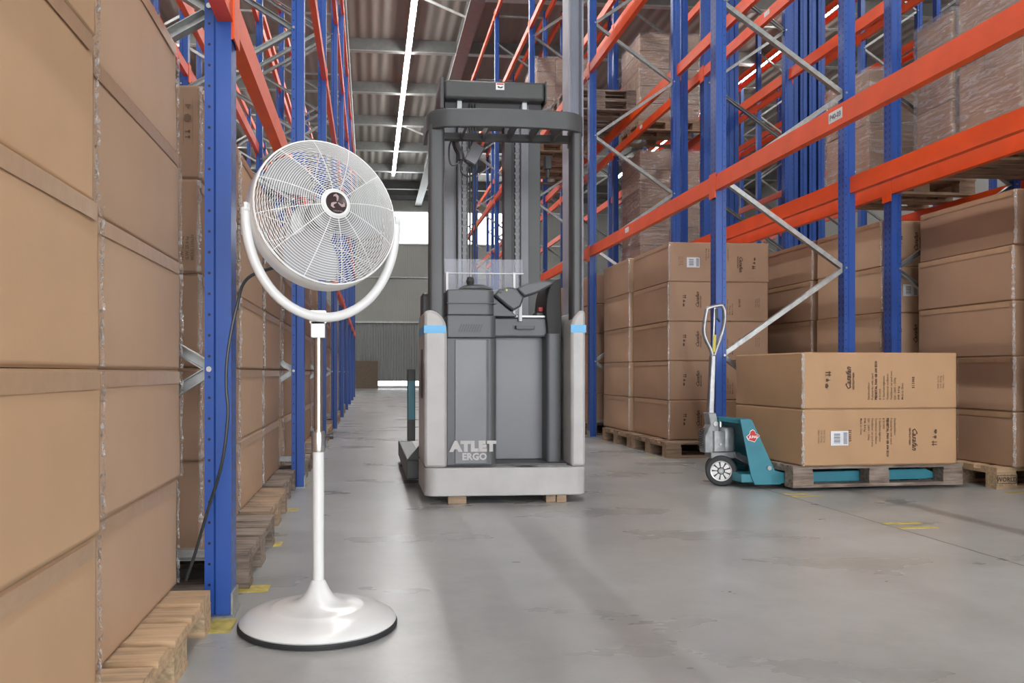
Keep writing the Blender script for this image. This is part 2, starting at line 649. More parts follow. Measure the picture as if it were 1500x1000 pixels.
# ------------------------------------------------------------------ building shell
ROOF = 9.75
XL, XR, YB, YF = -11.0, 19.0, -7.0, 40.0
struct('floor', MB().box(XL, XR, YB, YF, -0.2, 0), M['floor'], 'polished grey concrete hall floor')
struct('ceiling', MB().box(XL, XR, YB, YF + 0.2, ROOF, ROOF + 0.15), M['roof'], 'grey brown ribbed metal roof deck')
struct('wall_left', MB().box(XL - 0.2, XL, YB, YF, 0, ROOF), M['wallpanel'])
struct('wall_right', MB().box(XR, XR + 0.2, YB, YF, 0, ROOF), M['wallpanel'])
# near end wall behind the camera with an unseen opening added to let sky light in
w = MB()
w.box(XL, -2.0, YB - 0.2, YB, 0, ROOF).box(8.5, XR, YB - 0.2, YB, 0, ROOF).box(-2.0, 8.5, YB - 0.2, YB, 5.2, ROOF)
struct('wall_near', w, M['wallpanel'], 'end wall behind the camera with an opening added to let daylight in')
# far wall in bands: ribbed base, smooth panels, ribbon window
w = MB()
w.box(XL, XR, YF, YF + 0.2, 3.25, 7.05).box(XL, XR, YF, YF + 0.2, 8.6, ROOF)
w.box(XL, 0.95, YF, YF + 0.2, 7.05, 8.6).box(8.0, XR, YF, YF + 0.2, 7.05, 8.6)
struct('wall_far', w, M['wallpanel'], 'grey cassette panels of the far end wall')
w = MB().box(XL, 0.35, YF, YF + 0.2, 0.0, 3.25).box(0.35, 3.1, YF, YF + 0.2, 0.35, 3.25).box(3.1, XR, YF, YF + 0.2, 0, 3.25)
struct('wall_far_base', w, M['wallrib'], 'ribbed lower part of the far end wall')
struct('window_1', MB().box(0.95, 8.0, YF + 0.08, YF + 0.12, 7.05, 8.6), M['window'], 'bright ribbon window high in the far wall')
struct('window_2', MB().box(0.35, 3.1, YF + 0.10, YF + 0.13, 0.12, 0.35), M['gap'], 'bright daylight slit under the far wall panel')
struct('baseboard_far', MB().box(XL, XR, YF - 0.05, YF + 0.2, 0, 0.12), M['flange'])
for i, (z, t) in enumerate(((7.02, 0.07), (8.62, 0.07), (5.4, 0.05), (3.22, 0.09), (9.3, 0.25))):
    struct('trim_%d' % (i + 1), MB().box(XL, XR, YF - 0.10, YF, z - t / 2, z + t / 2), M['flange'] if i < 4 else M['roofsteel'])
# purlins across the hall, each a deep dark web with a pale bottom flange
py = 5.6
n = 0
while py < YF - 1:
    n += 1
    p = MB().box(XL, XR, py, py + 0.03, ROOF - 0.34, ROOF)
    o = struct('purlin', p, M['roofsteel'], 'steel roof purlin running across the hall')
    MB().box(XL, XR, py - 0.07, py + 0.10, ROOF - 0.36, ROOF - 0.34).build('bottom_flange', M['flange'], o, False)
    py += 3.3
# main girder over the column line
g = MB().box(2.35, 2.37, YB, YF, 8.92, ROOF)
o = struct('girder', g, M['roofsteel'], 'deep steel girder running along the hall over the column')
MB().box(2.20, 2.52, YB, YF, 8.88, 8.92).build('bottom_flange', M['roofsteel'], o, False)
# steel column beside the second right-hand upright
o = struct('column', MB().box(2.33, 2.35, 9.45, 9.75, 0, 8.88).box(2.49, 2.51, 9.45, 9.75, 0, 8.88)
           .box(2.35, 2.49, 9.59, 9.61, 0, 8.88), M['colpaint'], 'grey painted steel column beside the right rack')
MB().box(2.29, 2.55, 9.40, 9.80, 0, 0.02).build('base_plate', M['colpaint'], o, False)
# knee braces between girder and purlins
for yy in (18.8, 28.7):
    struct('knee_brace', MB().cyl((2.28, yy, 8.95), (1.1, yy + 0.03, ROOF - 0.3), 0.035, 8), M['flange'],
           'short pale diagonal brace between roof girder and purlin')
# sprinkler / conduit line along the left of the roof
pp = MB().cyl((-0.55, 5, 9.25), (-0.55, YF, 9.25), 0.03, 8)
for k in range(12):
    pp.cyl((-0.55, 6 + k * 3, 9.25), (-0.55, 6 + k * 3, ROOF), 0.012, 6)
tag(pp.build('conduit', M['galv']), 'thin pipe hanging under the roof left of the light strip', 'pipe')


# fluorescent strips
def light_strip(x, z, y0, y1, label):
    t = thing('light_strip', label, 'ceiling light', (x, y0, z), 0, None)
    L = y1 - y0
    MB().box(-0.075, 0.075, 0, L, 0.02, 0.08).build('housing', M['white'], t, False)
    k = 0.0
    tb = MB()
    while k < L - 1.4:
        tb.box(-0.045, 0.045, k + 0.04, k + 1.42, -0.02, 0.02)
        k += 1.5
    tb.build('tube', M['strip'], t, False)
    k = 0.0
    while k < L:
        cl = MB()
        pts = [(0.06 * math.cos(a), k, 0.02 - 0.055 * math.sin(a)) for a in [PI * i / 8 for i in range(9)]]
        cl.tube(pts, 0.008, 5).build('clip', M['galv'], t)
        k += 3.0
    for kk in range(int(L // 6) + 1):
        MB().cyl((0, kk * 6 + 0.5, 0.08), (0, kk * 6 + 0.5, ROOF - z), 0.006, 5).build('hanger', M['galv'], t)
    return t


light_strip(1.04, 9.35, -5, 36, 'long white fluorescent light strip above the main aisle')
light_strip(10.9, 9.35, -5, 36, 'fluorescent light strip beyond the right rack, seen through it')
light_strip(-5.2, 9.35, -5, 36, 'fluorescent light strip above the aisle beyond the left rack')

tag(MB().box(-1.3, 0.42, YF - 0.16, YF - 0.051, 0.0, 1.33).build('brown_board', M['brownboard']),
    'brown rectangular board against the base of the far wall', 'board')


# ------------------------------------------------------------------ pallet racks
def post_mesh(h):
    poly = [(0, -0.05), (0, 0.05), (-0.048, 0.05), (-0.056, 0.042), (-0.085, 0.042), (-0.085, -0.042), (-0.056, -0.042), (-0.048, -0.05)]
    return MB().prism([(x, y, 0.004) for x, y in poly], (0, 0, h - 0.004)).mesh('upright_post', M['post'], False)


def chan(mb, a, b, r=0.017):
    """thin galvanised C brace between two points in the frame plane (y const)"""
    a, b = Vector(a), Vector(b)
    d = (b - a)
    L = d.length
    x = d.normalized()
    y = Vector((0, 1, 0))
    z = x.cross(y)
    m = Matrix((x, y, z)).transposed().to_4x4()
    m.translation = a
    mb.box(0, L, -0.020, 0.020, r - 0.003, r, m)
    mb.box(0, L, -0.020, 0.020, -r, -r + 0.003, m)
    mb.box(0, L, 0.017, 0.020, -r, r, m)


class Frames:
    """one upright frame: two posts, feet, braces, bolts; copied along the row"""
    def __init__(self, h, depth, z0, dz, zb=0.19):
        self.me_post = post_mesh(h)
        self.depth = depth
        self.h = h
        foot = MB().box(-0.10, 0.012, -0.07, 0.07, 0, 0.006).box(0.0, 0.006, -0.055, 0.055, 0.006, 0.075)
        self.me_foot = foot.mesh('foot_plate', M['galv'], False)
        br = []
        m = MB()
        chan(m, (-0.06, 0, zb), (-depth + 0.06, 0, zb))
        br.append(m)
        m = MB()
        chan(m, (-0.06, 0, h - 0.15), (-depth + 0.06, 0, h - 0.15))
        br.append(m)
        z = z0
        pts = [(1, zb)]
        k = 0
        while z < h - 0.25:
            pts.append((k % 2, z))
            z += dz
            k += 1
        for (s0, za), (s1, zb_) in zip(pts[:-1], pts[1:]):
            m = MB()
            f = lambda s: -0.066 if s == 0 else -depth + 0.066
            chan(m, (f(s0), 0.0, za), (f(s1), 0.0, zb_))
            br.append(m)
        self.me_br = [m.mesh('brace', M['galv'], False) for m in br]
        bl = MB()
        for s, z in pts:
            x = -0.070 if s == 0 else -depth + 0.070
            bl.tube([(x, -0.050, z), (x, 0.050, z)], 0.009, 8)
        self.me_bolt = bl.mesh('bolt', M['bolt'], False)

    def place(self, rack, x, y, side):
        """both posts are parts of the rack; braces, bolts and feet hang on them as sub-parts"""
        rz = 0 if side > 0 else PI
        a = child('upright_post', self.me_post, rack, (x, y, 0), (0, 0, rz))
        b = child('upright_post', self.me_post, rack, (x - side * self.depth, y, 0), (0, 0, rz + PI))
        child('foot_plate', self.me_foot, a)
        child('foot_plate', self.me_foot, b)
        for m in self.me_br:
            child('brace', m, a)
        child('bolt', self.me_bolt, a)


BEAM = {}


def beam(rack, x, y0, y1, z, side, h=0.125):
    """box beam along Y, z = underside; side=+1: outer face looks to +X"""
    L = round(y1 - y0 - 0.10, 3)
    key = (L, h)
    if key not in BEAM:
        prof = [(0, 0), (0, h - 0.022), (-0.012, h - 0.022), (-0.012, h), (-0.05, h), (-0.05, 0)]
        me = MB().prism([(px, 0, pz) for px, pz in prof], (0, L, 0)).mesh('beam', M['orange'], False)
        con = MB()
        con.box(0.0, 0.005, -0.050, 0.004, -0.055, h + 0.012)
        con.box(-0.052, 0.005, -0.052, -0.050, -0.055, h + 0.012) if False else None
        con.box(-0.05, 0.005, -0.006, -0.002, -0.055, h + 0.012)
        con1 = con.mesh('end_connector', M['orange'], False)
        con = MB()
        con.box(0.0, 0.005, -0.004, 0.050, -0.055, h + 0.012)
        con.box(-0.05, 0.005, 0.002, 0.006, -0.055, h + 0.012)
        con2 = con.mesh('end_connector', M['orange'], False)
        BEAM[key] = (me, con1, con2)
    me, c1, c2 = BEAM[key]
    if side > 0:
        o = child('load_beam', me, rack, (x + 0.006, y0 + 0.05, z))
    else:
        o = child('load_beam', me, rack, (x - 0.006, y1 - 0.05, z), (0, 0, PI))
    child('end_connector', c1, o)
    child('end_connector', c2, o, (0, L, 0))
    return o


# a world point's place in the frame, used only to leave out what the photo cannot show
def px(x, y, z):
    F = Vector((math.sin(math.radians(5.19)), math.cos(math.radians(5.19))))
    d = x * F.x + y * F.y
    if d < 0.1:
        return None
    return 650 + 1200 * (x * F.y - y * F.x) / d, 545 - 1200 * (z - 0.78) / d


def seen(pts):
    q = [px(*p) for p in pts]
    q = [a for a in q if a]
    if not q:
        return False
    xs = [a[0] for a in q]
    ys = [a[1] for a in q]
    return not (max(xs) < -60 or min(xs) > 1560 or max(ys) < -60 or min(ys) > 1060)


def row(frames, ys, xf, side, zs, label, y_first=0):
    """one bolted-together rack row along Y; side=+1: its front looks to +X"""
    dpt = frames.depth
    xb = xf - side * dpt
    y0 = ys[y_first]
    rack = thing('pallet_rack', label, 'pallet rack', (xf, y0, 0))
    for i, y in enumerate(ys):
        if i < y_first:
            continue
        if seen([(xf, y, 0), (xf, y, 4), (xb, y, 0), (xb, y, 4), (xb, y, frames.h), (xf, y, frames.h)]):
            frames.place(rack, 0, y - y0, side)
    for i in range(len(ys) - 1):
        for z in zs:
            for xx, sd in ((xf, side), (xb, -side)):
                if any(seen([(xx, max(0.4, ys[i] + (ys[i + 1] - ys[i]) * t / 6), z + 0.06)]) for t in range(7)):
                    beam(rack, xx - xf, ys[i] - y0, ys[i + 1] - y0, z, sd)
    return rack


YL = [-0.2, 2.72, 5.65, 8.5, 11.4, 14.24, 17.12, 20.0, 22.9, 25.8]
YR = [2.4, 6.1, 9.7, 13.4, 17.15, 20.9, 24.6, 28.3]
ZL = [1.90, 3.76, 5.56, 6.92]
ZR = [2.17, 4.38, 6.46, 8.27]
FL = Frames(7.1, 1.10, 0.79, 0.58)
FR = Frames(8.45, 1.12, 0.91, 0.68)
row(FL, YL, -0.44, 1, ZL, 'blue and orange pallet rack running along the left side of the aisle', 1)
row(FL, YL, -2.92, -1, ZL, 'blue and orange pallet rack directly behind the left aisle rack', 1)
row(FL, YL[3:], -6.3, 1, ZL, 'distant pallet rack seen through the two left racks', 0)
RA = row(FR, YR, 2.64, -1, ZR, 'blue and orange pallet rack along the right side of the aisle, label P40-03', 1)
RB = row(FR, YR, 5.18, 1, ZR, 'pallet rack back to back with the right aisle rack, carrying wrapped loads', 1)
row(FR, YR, 8.4, -1, ZR, 'distant pallet rack beyond the second right rack', 1)
row(FR, YR[2:], 10.9, 1, ZR, 'farthest pallet rack seen through the right racks', 0)

# beam location labels
def place_label(rack, x, y, z, h, text=None):
    """flat sticker on a beam face that looks to -X; x, y, z in world units"""
    q = Vector((x, y, z)) - rack.location
    o = child('location_label', MB().box(-0.0015, 0, 0, h * 2.25, 0, h).mesh('location_label', M['paper'], False), rack, q)
    if text:
        mb = MB()
        add_mesh(mb, text_mesh(text, h * 0.66, M['barcode'], 'CENTER', bold=0.0012),
                 Matrix.Translation((-0.002, h * 1.125, h * 0.27)) @ Matrix.Rotation(-PI / 2, 4, 'Z') @ Matrix.Rotation(PI / 2, 4, 'X'))
        mb.build('lettering', M['barcode'], o, False)
        o['label'] = 'white label reading ' + text


place_label(RA, 2.634, 4.36, 2.205, 0.060, 'P40-03')
place_label(RA, 2.634, 8.15, 2.215, 0.050)
place_label(RB, 4.054, 8.0, 4.43, 0.05)
place_label(RB, 4.054, 11.9, 4.43, 0.05)

# loose uprights standing bundled inside the second right-hand rows
spare = [(3.985, 10.02, ''), (4.215, 9.90, ''), (4.325, 9.95, ''), (4.435, 10.02, ''), (4.545, 9.95, ''), (4.655, 10.04, '')]
words = ['leftmost', 'second', 'third', 'fourth', 'fifth', 'rightmost']
pm = post_mesh(7.6)
for k, (x, y, _) in enumerate(spare):
    o = child('spare_upright', pm, None, (x, y, 0), (0, 0, 0))
    tag(o, 'dark blue loose upright, %s of the bundle behind the printed carton stack' % words[k], 'post', 'spare uprights in the near bundle')
for k in range(8):
    o = child('spare_upright', pm, None, (5.42 + (k % 4) * 0.12, 10.0 + (k // 4) * 0.16, 0), (0, 0, 0))
    wd = ['leftmost', 'second', 'third', 'rightmost'][k % 4] + (' in front' if k < 4 else ' at the back')
    tag(o, 'dark blue loose upright, %s, in the wide bundle above the right cartons' % wd, 'post', 'spare uprights in the wide bundle')


# ------------------------------------------------------------------ pallets
def pallet_meshes(L, Wd, wmat, bmat):
    """L along local x (board length), Wd along local y; local origin = min corner, centred blocks"""
    d = MB()
    bw = [0.145, 0.1, 0.145, 0.1, 0.145]
    gap = (Wd - sum(bw)) / 4
    y = 0
    rnd = random.Random(int(L * 1000 + Wd * 77))
    for b in bw:
        j = rnd.uniform(-0.006, 0.006)
        d.box(j, L + j, y, y + b, 0.122, 0.144)
        y += b + gap
    for x in (0, L / 2 - 0.0725, L - 0.145):
        d.box(x + 0.003, x + 0.142, 0.003, Wd - 0.003, 0.100, 0.122)
    deck = d.mesh('deck', wmat, False)
    skids = []
    for y0, wdt in ((0, 0.1), (Wd / 2 - 0.0725, 0.145), (Wd - 0.1, 0.1)):
        skids.append(MB().box(0, L, y0, y0 + wdt, 0, 0.022).mesh('bottom_board', wmat, False))
    blocks = []
    for x in (0.002, L / 2 - 0.0725, L - 0.147):
        for y0, wdt in ((0.001, 0.098), (Wd / 2 - 0.0725, 0.145), (Wd - 0.099, 0.098)):
            blocks.append(MB().box(x, x + 0.145, y0, y0 + wdt, 0.022, 0.100).mesh('block', bmat, False))
    return deck, skids, blocks


PAL = {}


def pallet(x, y, z, L, Wd, style, label, rz=0, group='wooden pallets'):
    key = (L, Wd, style)
    if key not in PAL:
        wm, bm = {'new': (M['wood'], M['chip']), 'mid': (M['wood_mid'], M['wood_mid']), 'old': (M['wood_old'], M['wood_old'])}[style]
        PAL[key] = pallet_meshes(L, Wd, wm, bm)
    deck, skids, blocks = PAL[key]
    t = thing('pallet', label, 'pallet', (x, y, z), rz, group)
    child('deck', deck, t)
    for s in skids:
        child('bottom_board', s, t)
    for b in blocks:
        child('block', b, t)
    return t


# ------------------------------------------------------------------ cartons
def carton_mesh(lx, ly, lz, mat, seed=0):
    """box with softened, slightly bulged faces"""
    bm = bmesh.new()
    bmesh.ops.create_cube(bm, size=1)
    for v in bm.verts:
        v.co = Vector(((v.co.x + 0.5) * lx, (v.co.y + 0.5) * ly, (v.co.z + 0.5) * lz))
    bmesh.ops.subdivide_edges(bm, edges=bm.edges[:], cuts=7, use_grid_fill=True)
    r = 0.0045

    def remap(u, l):
        k = round(u / l * 8)
        e_ = 0.012
        return {0: 0.0, 8: l, 1: e_, 7: l - e_}.get(k, e_ + (l - 2 * e_) * (k - 1) / 6)
    for v in bm.verts:
        v.co = Vector((remap(v.co.x, lx), remap(v.co.y, ly), remap(v.co.z, lz)))
        c = v.co
        a, b, d = c.x / lx * 2 - 1, c.y / ly * 2 - 1, c.z / lz * 2 - 1
        # bulge each face a little
        bx = 0.004 * (1 - b * b) * (1 - d * d) * (1 if a > 0.99 else -1 if a < -0.99 else 0)
        by = 0.004 * (1 - a * a) * (1 - d * d) * (1 if b > 0.99 else -1 if b < -0.99 else 0)
        nn = noise.noise(Vector((c.x * 3 + seed, c.y * 3, c.z * 4))) * 0.003
        if abs(d) > 0.99:
            nn = 0
        c.x += bx + (nn if abs(a) > 0.99 else 0)
        c.y += by + (nn if abs(b) > 0.99 else 0)
    ed = [e for e in bm.edges if e.calc_face_angle(0) > 1.0]
    bmesh.ops.bevel(bm, geom=ed, offset=r, segments=2, affect='EDGES')
    for f in bm.faces:
        f.smooth = True
    me = bpy.data.meshes.new('carton_body')
    bm.to_mesh(me)
    bm.free()
    me.materials.append(mat)
    return me


def wavy_strip(p0, p1, wdir, width, seed, n=60, depth=0.004, nrm=(0, 0, 0), m=4):
    """crinkled film ribbon from p0 to p1, width along wdir, relief along nrm"""
    mb = MB()
    p0, p1, wd, nr = Vector(p0), Vector(p1), Vector(wdir), Vector(nrm)
    b = len(mb.v)
    for i in range(n + 1):
        t = i / n
        c = p0.lerp(p1, t)
        w_ = width * (0.7 + 0.6 * noise.noise(Vector((t * 14, seed, 0))))
        for k in range(m + 1):
            s = k / m - 0.5
            q = c + wd * (w_ * s) + nr * (0.0015 + depth * (0.5 + 0.5 * noise.noise(Vector((t * 30, s * 4 + seed, 3.1)))))
            mb.v.append(tuple(q))
    for i in range(n):
        for k in range(m):
            a = b + i * (m + 1) + k
            mb.f.append((a, a + 1, a + m + 2, a + m + 1))
    return mb


LINES = ['Standventilator', 'Pedestal fan with stand', 'PEDESTAL FAN GB 600 ECO', '# 311003', '3 Geschwindigkeiten',
         'Continuous oscillation', 'Ventilateur sur pied avec', '220 - 240V ~ 50Hz', 'IP44  8.4 kg', 'Made in China']


def print_mesh(wd, hg):
    """printing on a carton face in x (0..wd) z (0..hg), rotated to read upwards; y = 0"""
    mb = MB()
    up = Matrix.Rotation(PI / 2, 4, 'X')

    def put_text(s, size, fx, fz, bold=0.0, shear=0.0, al='LEFT'):
        me = text_mesh(s, size, M['ink'], al, bold=bold, shear=shear, res=1)
        # text x-axis -> +z, text y-axis -> -x
        m = Matrix.Translation((fx * wd, 0, fz * hg)) @ Matrix(((0, -1, 0, 0), (0, 0, -1, 0), (1, 0, 0, 0), (0, 0, 0, 1)))
        add_mesh(mb, me, m)
        bpy.data.meshes.remove(me)
    put_text('Casafan', 0.048, 0.300, 0.33, bold=0.0012, shear=0.45)
    put_text('VENTILATOREN', 0.0155, 0.322, 0.34, bold=0.0006)
    for k, s in enumerate(LINES):
        sz = 0.0205 if k == 2 else 0.0185
        put_text(s, sz, 0.420 + k * 0.0245, 0.16, bold=0.0010 if k == 2 else 0.0002)
    put_text('311003', 0.026, 0.715, 0.36, bold=0.0006)
    for k, s in enumerate(('N.W: 22.5 kg', 'G.W: 25.8 kg', 'MEAS: 110x36')):
        put_text(s, 0.015, 0.875 + k * 0.018, 0.36)
    # handling marks: arrows, glass, umbrella
    s = 0.02 * 1.0

    def shp(pts, cx, cz):
        mb.v += [(cx * wd + x * s, 0, cz * hg + z * s) for x, z in pts]
        n_ = len(pts)
        mb.f.append(tuple(range(len(mb.v) - n_, len(mb.v))))
    for dz in (0.60, 0.645):
        shp([(-0.9, -0.15), (0.2, -0.15), (0.2, -0.5), (1.0, 0), (0.2, 0.5), (0.2, 0.15), (-0.9, 0.15)], 0.155, dz)
    shp([(-0.5, -0.4), (0.0, -0.55), (0.5, -0.1), (0.9, -0.1), (0.9, 0.1), (0.5, 0.1), (0.0, 0.55), (-0.5, 0.4)], 0.150, 0.51)
    shp([(-0.6, -0.6), (-0.1, -0.8), (0.4, 0), (-0.1, 0.8), (-0.6, 0.6)], 0.150, 0.41)
    return mb


PRT = print_mesh(1.0, 0.365).mesh('printing', M['ink'], False)
LBL = MB().box(0, 0.125, -0.0015, 0, 0, 0.095).mesh('label_paper', M['paper'], False)
bc = MB()
for k in range(9):
    bc.box(0.022, 0.066, -0.0022, -0.0015, 0.016 + k * 0.0072, 0.016 + k * 0.0072 + (0.0042 if k % 3 else 0.0024))
for k in range(16):
    bc.box(0.090, 0.118, -0.0022, -0.0015, 0.010 + k * 0.0048, 0.010 + k * 0.0048 + 0.0026)
BCD = bc.mesh('barcode', M['barcode'], False)

# small printing near the right-hand end of a face: handling marks (upside down) and the weight lines
EDGE = {}
e_ = MB()
for zz in (0.145, 0.165):
    e_.box(-0.052, -0.036, 0, 0.0004, zz, zz + 0.004).box(-0.040, -0.034, 0, 0.0004, zz - 0.003, zz + 0.007)
e_.box(-0.058, -0.057, 0, 0.0004, 0.12, 0.28).box(-0.026, -0.025, 0, 0.0004, 0.12, 0.28)
e_.prism([(-0.054, 0, 0.205), (-0.042, 0, 0.200), (-0.030, 0, 0.208), (-0.030, 0, 0.222), (-0.042, 0, 0.230), (-0.054, 0, 0.225)], (0, 0.0004, 0))
e_.prism([(-0.054, 0, 0.262), (-0.040, 0, 0.246), (-0.030, 0, 0.262), (-0.040, 0, 0.264)], (0, 0.0004, 0))
EDGE['marks'] = e_.mesh('printing', M['ink_pale'], False)
e_ = MB()
for k, t_ in enumerate(('N.W: 22.5 kg', 'G.W: 25.8 kg', 'MEAS: 110x36')):
    tm_ = text_mesh(t_, 0.0155, M['ink_pale'], 'LEFT', bold=0.0004, res=1)
    add_mesh(e_, tm_, Matrix.Translation((-0.050 + k * 0.018, 0, 0.045)) @ Matrix(((0, -1, 0, 0), (0, 0, -1, 0), (1, 0, 0, 0), (0, 0, 0, 1))))
EDGE['weights'] = e_.mesh('printing', M['ink_pale'], False)

CART = {}


def carton(loc, dims, label, group, mat='card', rz=0, tape=None, prn=None, lab=False, film=(), seed=0):
    """loc = min corner (local origin). tape: '+x'/'-x' faces with an edge tape; prn: 'up'/'down' printing on -y face;
    film: list of corner codes 'x-y-' etc. with crinkled film on that vertical edge"""
    lx, ly, lz = dims
    key = (lx, ly, lz, mat, seed % 3)
    if key not in CART:
        CART[key] = carton_mesh(lx, ly, lz, M[mat], seed % 3 * 5.3)
    t = thing('carton', label, 'cardboard box', loc, rz, group)
    child('carton_body', CART[key], t)
    if tape:
        k2 = ('tape', lx, ly, lz, tape)
        if k2 not in CART:
            m = MB()
            X = lx + 0.0052 if tape == '+x' else -0.0052
            n_ = 24
            b = len(m.v)
            for i in range(n_ + 1):
                for zz in (lz - 0.040, lz - 0.005):
                    yy = 0.03 + (ly - 0.06) * i / n_
                    bb = 1 - (yy / ly * 2 - 1) ** 2
                    m.v.append((X + (0.0028 * bb * 0.3) * (1 if tape == '+x' else -1), yy, zz))
            for i in range(n_):
                a = b + i * 2
                m.f.append((a, a + 1, a + 3, a + 2))
            CART[k2] = m.mesh('packing_tape', M['tape'], False)
        child('packing_tape', CART[k2], t)
    if prn:
        if prn in EDGE:
            pass
        elif prn == 'up':
            p = child('printing', PRT, t, (0.0, -0.0062, 0))
            p.scale = (lx, 1, lz / 0.365)
        else:
            p = child('printing', PRT, t, (lx, -0.0062, lz), (0, PI, 0))
            p.scale = (lx, 1, lz / 0.365)
        if prn in ('marks', 'weights'):
            child('printing', EDGE[prn], t, (lx, -0.0062, 0))
    if lab:
        q = child('address_label', LBL, t, (lx * 0.17, -0.0062, lz * 0.36), None, 'white paper label with barcodes')
        child('barcode', BCD, q)
    for fc in film:
        k3 = ('film', lz, fc, lx, ly, seed % 4)
        if k3 not in CART:
            X = lx if fc[0] == '+' else 0
            Y = ly if fc[1] == '+' else 0
            nx = 1 if fc[0] == '+' else -1
            ny = 1 if fc[1] == '+' else -1
            nr = Vector((nx, ny, 0)).normalized()
            m = wavy_strip((X, Y, 0.004), (X, Y, lz - 0.004), Vector((-ny, nx, 0)).normalized(), 0.024, seed % 4 * 3.7 + lz, 70, 0.007, nr)
            CART[k3] = m.mesh('edge_film', M['filmside'], True)
        child('edge_film', CART[k3], t)
    return t


LAY = ['lowest', 'second from bottom', 'middle', 'second from top', 'topmost']


def stack(x, y, z, dims, n, what, group, mat='card', tape=None, prn=None, film=(), lab_at=(), jit=0.006, seed=0):
    rnd = random.Random(seed * 31 + 5)
    for k in range(n):
        jx, jy = rnd.uniform(-jit, jit), rnd.uniform(-jit, jit)
        p = None
        if prn:
            p = prn[k]
        word = LAY[k] if n == 5 else ['lower', 'upper'][k] if n == 2 else ORD[k + 1] + ' from bottom'
        carton((x + jx, y + jy, z + k * (dims[2] + 0.0015)), dims, 'carton, %s in %s' % (word, what), group,
               mat, 0, tape, p, k in lab_at, film, seed + k)


# left foreground stacks (in the nearest left bay)
HL = 0.334
stack(-1.60, 0.86, 0.1165, (1.05, 0.86, HL), 5, 'the nearest stack, cut by the left picture edge', 'left foreground cartons', 'card_lit', '+x', None, ('++', '+-'), seed=1)
stack(-1.645, 1.765, 0.1165, (1.05, 0.86, HL), 5, 'the second stack at left, just before the big blue upright', 'left foreground cartons', 'card_b', '+x', None, ('+-', '++'), seed=2)
# pallets 0.115 high read from the photo: EUR pallet seen low, sunk scale 0.8 in height
p = pallet(-1.68, 1.755, 0, 1.2, 0.8, 'new', 'new pale wooden pallet at lower left under the second carton stack', group='left pallets')
p.scale.z = 0.8
p = pallet(-1.70, 0.89, 0, 1.2, 0.8, 'new', 'wooden pallet at the very bottom left under the nearest carton stack', group='left pallets')
p.scale.z = 0.8
# bays beyond
styl = ['old', 'mid', 'mid', 'old', 'mid', 'old']
bayw = ['first', 'second', 'third']
for b in range(1, 6):
    y0 = YL[b]
    for k in range(3):
        yy = y0 + (YL[b + 1] - YL[b] - 2.61) / 2 + k * 0.88 + (0.09 if b == 1 else 0)
        wb = 'the %s stack past the %s left upright' % (bayw[k], ORD[b])
        if b == 1:
            LAYH = 0.338
        stack(-1.66, yy, 0.13, (1.06, 0.85, 0.332), 5, wb, 'cartons in left rack', 'card_b' if k % 2 else 'card_c', '+x',
              [None, None, None, 'weights', 'marks'] if b == 1 and k == 0 else None, ('+-', '++'), seed=10 + b * 3 + k)
        p = pallet(-1.66 - (0.03 if k == 2 else 0), yy + 0.03, 0, 1.2, 0.8, styl[(b * 2 + k + 1) % 6],
                   'wooden pallet under %s' % wb, group='left pallets')
        p.scale.z = 0.9
        if b < 2:
            p.location.x += 0.03 if k == 0 else 0

# small print on the box ends seen between the front stack and the upright
mb = MB()
up = Matrix.Rotation(PI / 2, 4, 'X')

# right row, ground stacks
HR = 0.370
stack(2.80, 7.46, 0.145, (0.97, 1.04, HR), 5, 'the printed stack beside the pallet truck handle', 'cartons in right row', 'card_c',
      '-x', ['up', 'up', 'up', 'up', 'down'], ('--',), (4,), seed=40)
stack(2.77, 8.54, 0.145, (0.97, 0.96, HR), 5, 'the plain stack left of the printed stack', 'cartons in right row', 'card_b',
      '-x', None, ('--',), seed=41)
for k, (yy, wd) in enumerate(((9.95, 'nearest'), (11.05, 'middle'), (12.15, 'farthest'))):
    stack(2.78, yy, 0.145, (0.97, 0.98, HR), 5, 'the %s stack past the second right upright' % wd, 'cartons in right row', 'card_c',
          None, ['up'] * 5 if k == 0 else None, ('--',), seed=44 + k)
for (yy, sty, lb) in ((7.22, 'mid', 'light wooden pallet under the printed carton stack near the pallet truck'), (8.26, 'mid', 'wooden pallet under the plain carton stack by the far right upright'),
                      (10.0, 'mid', 'wooden pallet just past the second right upright'), (11.1, 'mid', 'wooden pallet under the middle far right stack'),
                      (12.2, 'old', 'wooden pallet under the farthest right-row stack')):
    p = pallet(2.68, yy, 0, 1.2, 1.0, sty, lb, group='right pallets')

